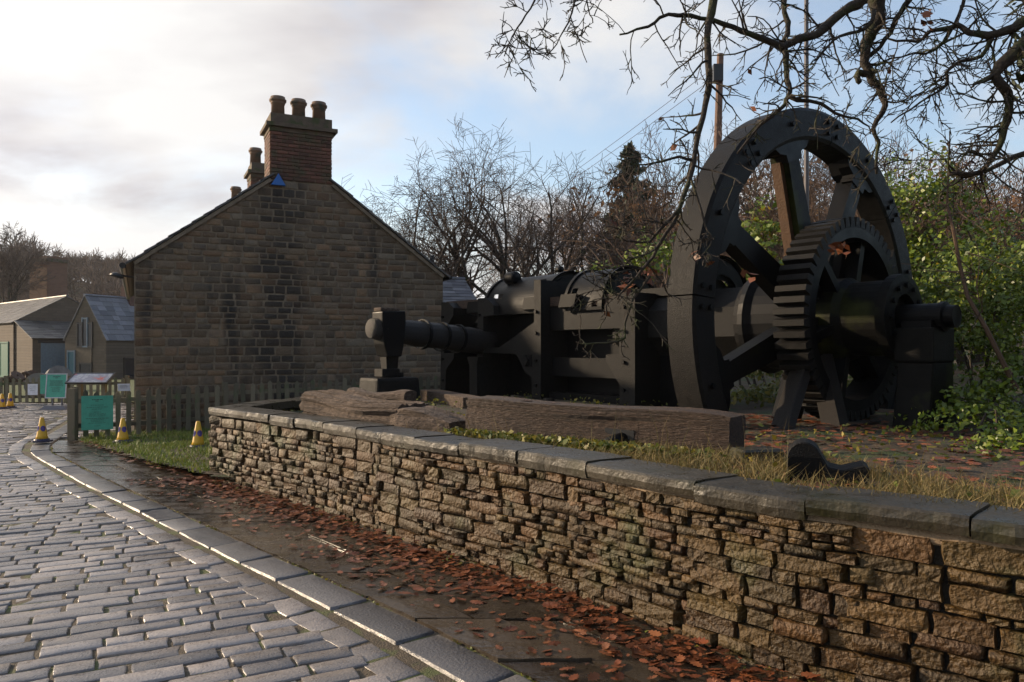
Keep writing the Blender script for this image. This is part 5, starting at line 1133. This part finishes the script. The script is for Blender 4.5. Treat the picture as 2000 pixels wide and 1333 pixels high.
for k in range(26):
    p = Vector((7.2, 7.4, rr.uniform(3.6, 6.2))); e = W(rr.uniform(1945, 2080), rr.uniform(-20, 230), 7.2); mb.tube([p, p.lerp(e, 0.5) + Z1*0.15, e], [0.03, 0.015, 0.004], 4, cap=False)
    for m_ in range(70): cen.append(tuple(p.lerp(e, rr.uniform(0.5, 1.0)) + rv(rr)*0.12))
mb.build('trunk', BARKD, yw, fix=False); leaves('crown', cen, 0.055, NEEDLE, yw, asp=2.6)
# --- poles and wires
POLE = M('creosoted_pole', [(0.10, 0.05, 0.03), (0.18, 0.095, 0.06)], 6, 0.75, 0.3, 30, stretch=((5, 5, 1), 0)); STEEL = flat('grey_steel', (0.10, 0.085, 0.085), 0.5)
b_ = W(1398, 400, 26); tp = thing('telegraph_pole', (b_.x, b_.y, 1.5), 'reddish wooden telegraph pole behind the flywheel', 'pole'); mb = MB(); e_ = W(1407, 106, 26); mb.tube([(b_.x - 0.1, b_.y, 0.8), b_, e_], [0.17, 0.14, 0.11], 10); mb.build('pole', POLE, tp)
mb = MB(); c = W(1402, 143, 25.85); mb.box(c, (0.16, 0, 0), (0, 0.1, 0), (0, 0, 0.28)); mb.build('fuse_box', BLK, tp)
b_ = W(1575, 500, 15); lp_ = thing('lamp_post', (b_.x, b_.y, 1.0), 'tall thin steel lamp post rising behind the flywheel', 'lamp post'); mb = MB(); mb.tube([(b_.x, b_.y, 0.8), (b_.x, b_.y, 8.6)], [0.055, 0.04], 10); mb.build('pole', STEEL, lp_)
mb = MB(); mb.tube([(b_.x, b_.y, 8.55), (b_.x + 0.25, b_.y - 0.1, 8.62)], 0.03, 8); mb.box((b_.x + 0.42, b_.y - 0.15, 8.58), (0.26, -0.08, 0), (0.04, 0.10, 0), (0, 0, 0.05)); mb.build('lamp_head', BLK, lp_)
wa, wb = W(1404, 125, 26), W(900, 470, 60)
for dz, lab in ((0, 'upper of two thin overhead wires running left from the telegraph pole'), (-0.35, 'lower of two thin overhead wires running left from the telegraph pole')):
    mb = MB(); mb.tube([wa.lerp(wb, k/10) + Z1*(dz - 1.2*math.sin(math.pi*k/10)*0.4) for k in range(11)], 0.012, 4); tag(mb.build('overhead_wire', STEEL, None, fix=False), lab, 'wire', 'overhead wires')
# --- grass, herbs, leaf litter
def blades(name, label, pts, h, mat, wid=0.006, lean=0.5, cat='grass'):
    pts = np.asarray(pts, float); n = len(pts); a = NR.uniform(0, 6.28, n); s = np.stack([np.cos(a), np.sin(a), np.zeros(n)], 1)*(wid*NR.uniform(0.6, 1.3, n))[:, None]; hh = (h*NR.uniform(0.45, 1.4, n))[:, None]
    l = NR.normal(size=(n, 3))*np.array([lean, lean, 0]); up = np.array([0, 0, 1.0]); m_ = pts + up*hh*0.55 + l*hh*0.3; e = pts + up*hh*0.95 + l*hh
    v_ = np.stack([pts - s, pts + s, m_ + s*0.7, m_ - s*0.7, e], 1).reshape(-1, 3); me = bpy.data.meshes.new(name)
    f = []; 
    for i in range(n): b = i*5; f += [(b, b+1, b+2, b+3), (b+3, b+2, b+4)]
    me.from_pydata(v_.tolist(), [], f); me.materials.append(mat); o = link(name, me); return tag(o, label, cat, None, 'stuff')
lp = []
while len(lp) < 17000:
    x, y = R.uniform(-8, -2.5), R.uniform(9.05, 15.2)
    if x < flagright(y) - 0.16 + 0.3*R.random()**2 or (y > 13.75 + (x + 7.82)*0.56 + 0.8) or x > -3.72 + (y - 9.5)*0.25: continue
    if R.random() > 0.35 + 0.65*(0.5 + 0.5*math.sin(x*3.1 + 1.7*math.sin(y*2.3))): continue
    lp.append((x, y, lawnz(x, y) - 0.01))
blades('lawn_grass', 'short green lawn between pavement and picket fence', lp, 0.075, GRASS, 0.007, 0.5)
lp = []
while len(lp) < 15000:
    y = R.uniform(2.4, 9.0); x = wallx(y) + R.uniform(0.42, 2.2)
    if (Vector((x, y, 0)) - Vector((0.65, 6.5, 0))).length < 0.3 or (x - 1.97)**2/0.13 + (y - 4.62)**2/0.10 < 1: continue
    if R.random() > (0.25 + 0.75*(0.5 + 0.5*math.sin(x*4.1 + y*2.7)*math.cos(y*3.3 - x))) * (1 if y < 5.6 else 0.35): continue
    lp.append((x, y, bank(x, y) - 0.01))
blades('rough_grass', 'straw coloured rough grass on the bank behind the coping', lp, 0.13, STRAW, 0.004, 0.6)
lp = [(wallx(y) + d, y, bank(wallx(y) + d, y)) for y, d in [(R.uniform(2.6, 7.5), R.uniform(0.45, 1.6)) for _ in range(90)]]
blades('dead_stalks', 'tall dry flower stalks standing in the bank grass', lp, 0.34, STRAW, 0.0025, 0.22)
hp_ = []
for _ in range(9000):
    f = R.random(); 
    if f < 0.45: t_ = R.random(); p = Vector((-0.35, 7.1, 0)).lerp(Vector((1.5, 5.62, 0)), t_) + Vector((-0.18 + R.gauss(0, 0.07), -0.22 + R.gauss(0, 0.07), 0)); z = BK + R.random()*0.13
    else: y = R.uniform(3.0, 14.0); p = Vector((wallx(min(y, 9.4)) + R.uniform(0.45, 6), y, 0)); z = bank(p.x, p.y) + R.random()**2*0.10
    if f >= 0.45 and math.sin(p.x*2.3 + 1)*math.cos(p.y*1.9) < -0.1: continue
    hp_.append((p.x, p.y, z))
o = leaves('low_herbs', hp_, 0.04, HERB, None, np.tile([0, -0.1, 0.8], (len(hp_), 1)), 0.7, asp=1.2); tag(o, 'low yellow and green herbs along the foot of the beam', 'herbs', None, 'stuff')
mo = []
for _ in range(1500):
    y = R.uniform(1.5, 13); e = R.random()
    if e < 0.5: p = (kerbx(y) + 0.385 + R.gauss(0, 0.012), y, 0.012)
    else: p = (flagright(y) - 0.03 - abs(R.gauss(0, 0.05)), y, 0.02 + R.random()*0.05)
    if math.sin(y*3.7) + math.sin(y*9.1) > R.uniform(-0.6, 1.6): mo.append(p)
tag(leaves('moss_and_weeds', mo, 0.022, HERB, None, np.tile([0, 0, 1.0], (len(mo), 1)), 0.8, asp=1.2), 'small weeds and moss along the pavement joints', 'weeds', None, 'stuff')
def oak_leaves(name, label, pts, size):
    pat = [(0, -0.55), (0.05, -0.4), (0.18, -0.34), (0.13, -0.2), (0.29, -0.1), (0.19, 0.03), (0.31, 0.16), (0.17, 0.26), (0.18, 0.42), (0, 0.52), (-0.18, 0.42), (-0.17, 0.26), (-0.31, 0.16), (-0.19, 0.03), (-0.29, -0.1), (-0.13, -0.2), (-0.18, -0.34), (-0.05, -0.4)]
    mb = MB()
    for (x, y, z) in pts:
        s = size*R.uniform(0.4, 1.45); a = R.random()*6.28; ca, sa = math.cos(a), math.sin(a); cu = R.uniform(-0.5, 0.7); tw = R.uniform(-.4, .4); vs = []
        for u_, v_ in [(0, 0)] + pat:
            zz = cu*(u_*u_*1.6 + v_*v_*0.5) + tw*u_; vs.append((x + s*(u_*ca - v_*sa), y + s*(u_*sa + v_*ca), z + s*max(0, zz + 0.08)))
        mb.add(vs, [(0, i+1, (i+1) % 18 + 1) for i in range(18)])
    return tag(mb.build(name, LEAF, None, fix=False), label, 'leaves', None, 'stuff')
lv = []
while len(lv) < 3300:
    y = R.uniform(2.0, 9.6); d = abs(R.gauss(0, 0.30)) if R.random() < 0.8 else R.uniform(0, 1.1); x = wallx(y) - 0.04 - d
    if x < kerbx(y) + (0.1 if R.random() < 0.03 else 0.42): continue
    if d > 0.25 and math.sin(y*2.1 + 1)*math.cos(y*5.3) < R.uniform(-1, 0.5) - 0.2: continue
    lv.append((x, y, 0.028 + (0.06*max(0, 0.18 - d)/0.18*R.random())))
lv += [(flagright(y) + R.gauss(-0.05, 0.12), y, 0.045) for y in [R.uniform(9.4, 13.2) for _ in range(260)]]
oak_leaves('fallen_leaves', 'russet oak leaves drifted along the foot of the dry stone wall', lv, 0.07)
lv = [(x, y, bank(x, y) + 0.015) for x, y in [(R.uniform(0.6, 6), R.uniform(4, 10)) for _ in range(3600)] if x > wallx(y) + 0.45]
lv += [(b0.lerp(b1, f).x + R.uniform(-.1, .1), b0.lerp(b1, f).y, BK + 0.405 - 0.10*f) for f in (0.25, 0.34, 0.5, 0.62)]
oak_leaves('bank_leaf_litter', 'brown oak leaf litter scattered on the bank around the pedestal', lv, 0.08)

# ------------------------------------------------------------------ damp valley air
hz = MB(); hz.abox(-260, 140, -8, 320, -1.2, 42); hm_ = bpy.data.materials.new('damp_air'); hm_.use_nodes = True; nt = hm_.node_tree; nt.nodes.clear()
o_ = nt.nodes.new('ShaderNodeOutputMaterial'); pv = nt.nodes.new('ShaderNodeVolumePrincipled'); pv.inputs['Color'].default_value = (0.93, 0.94, 0.97, 1); pv.inputs['Density'].default_value = HAZE; pv.inputs['Anisotropy'].default_value = 0.35
nt.links.new(pv.outputs[0], o_.inputs['Volume']); tag(hz.build('haze', hm_, None), 'thin damp haze hanging over the valley', 'haze', None, 'stuff')
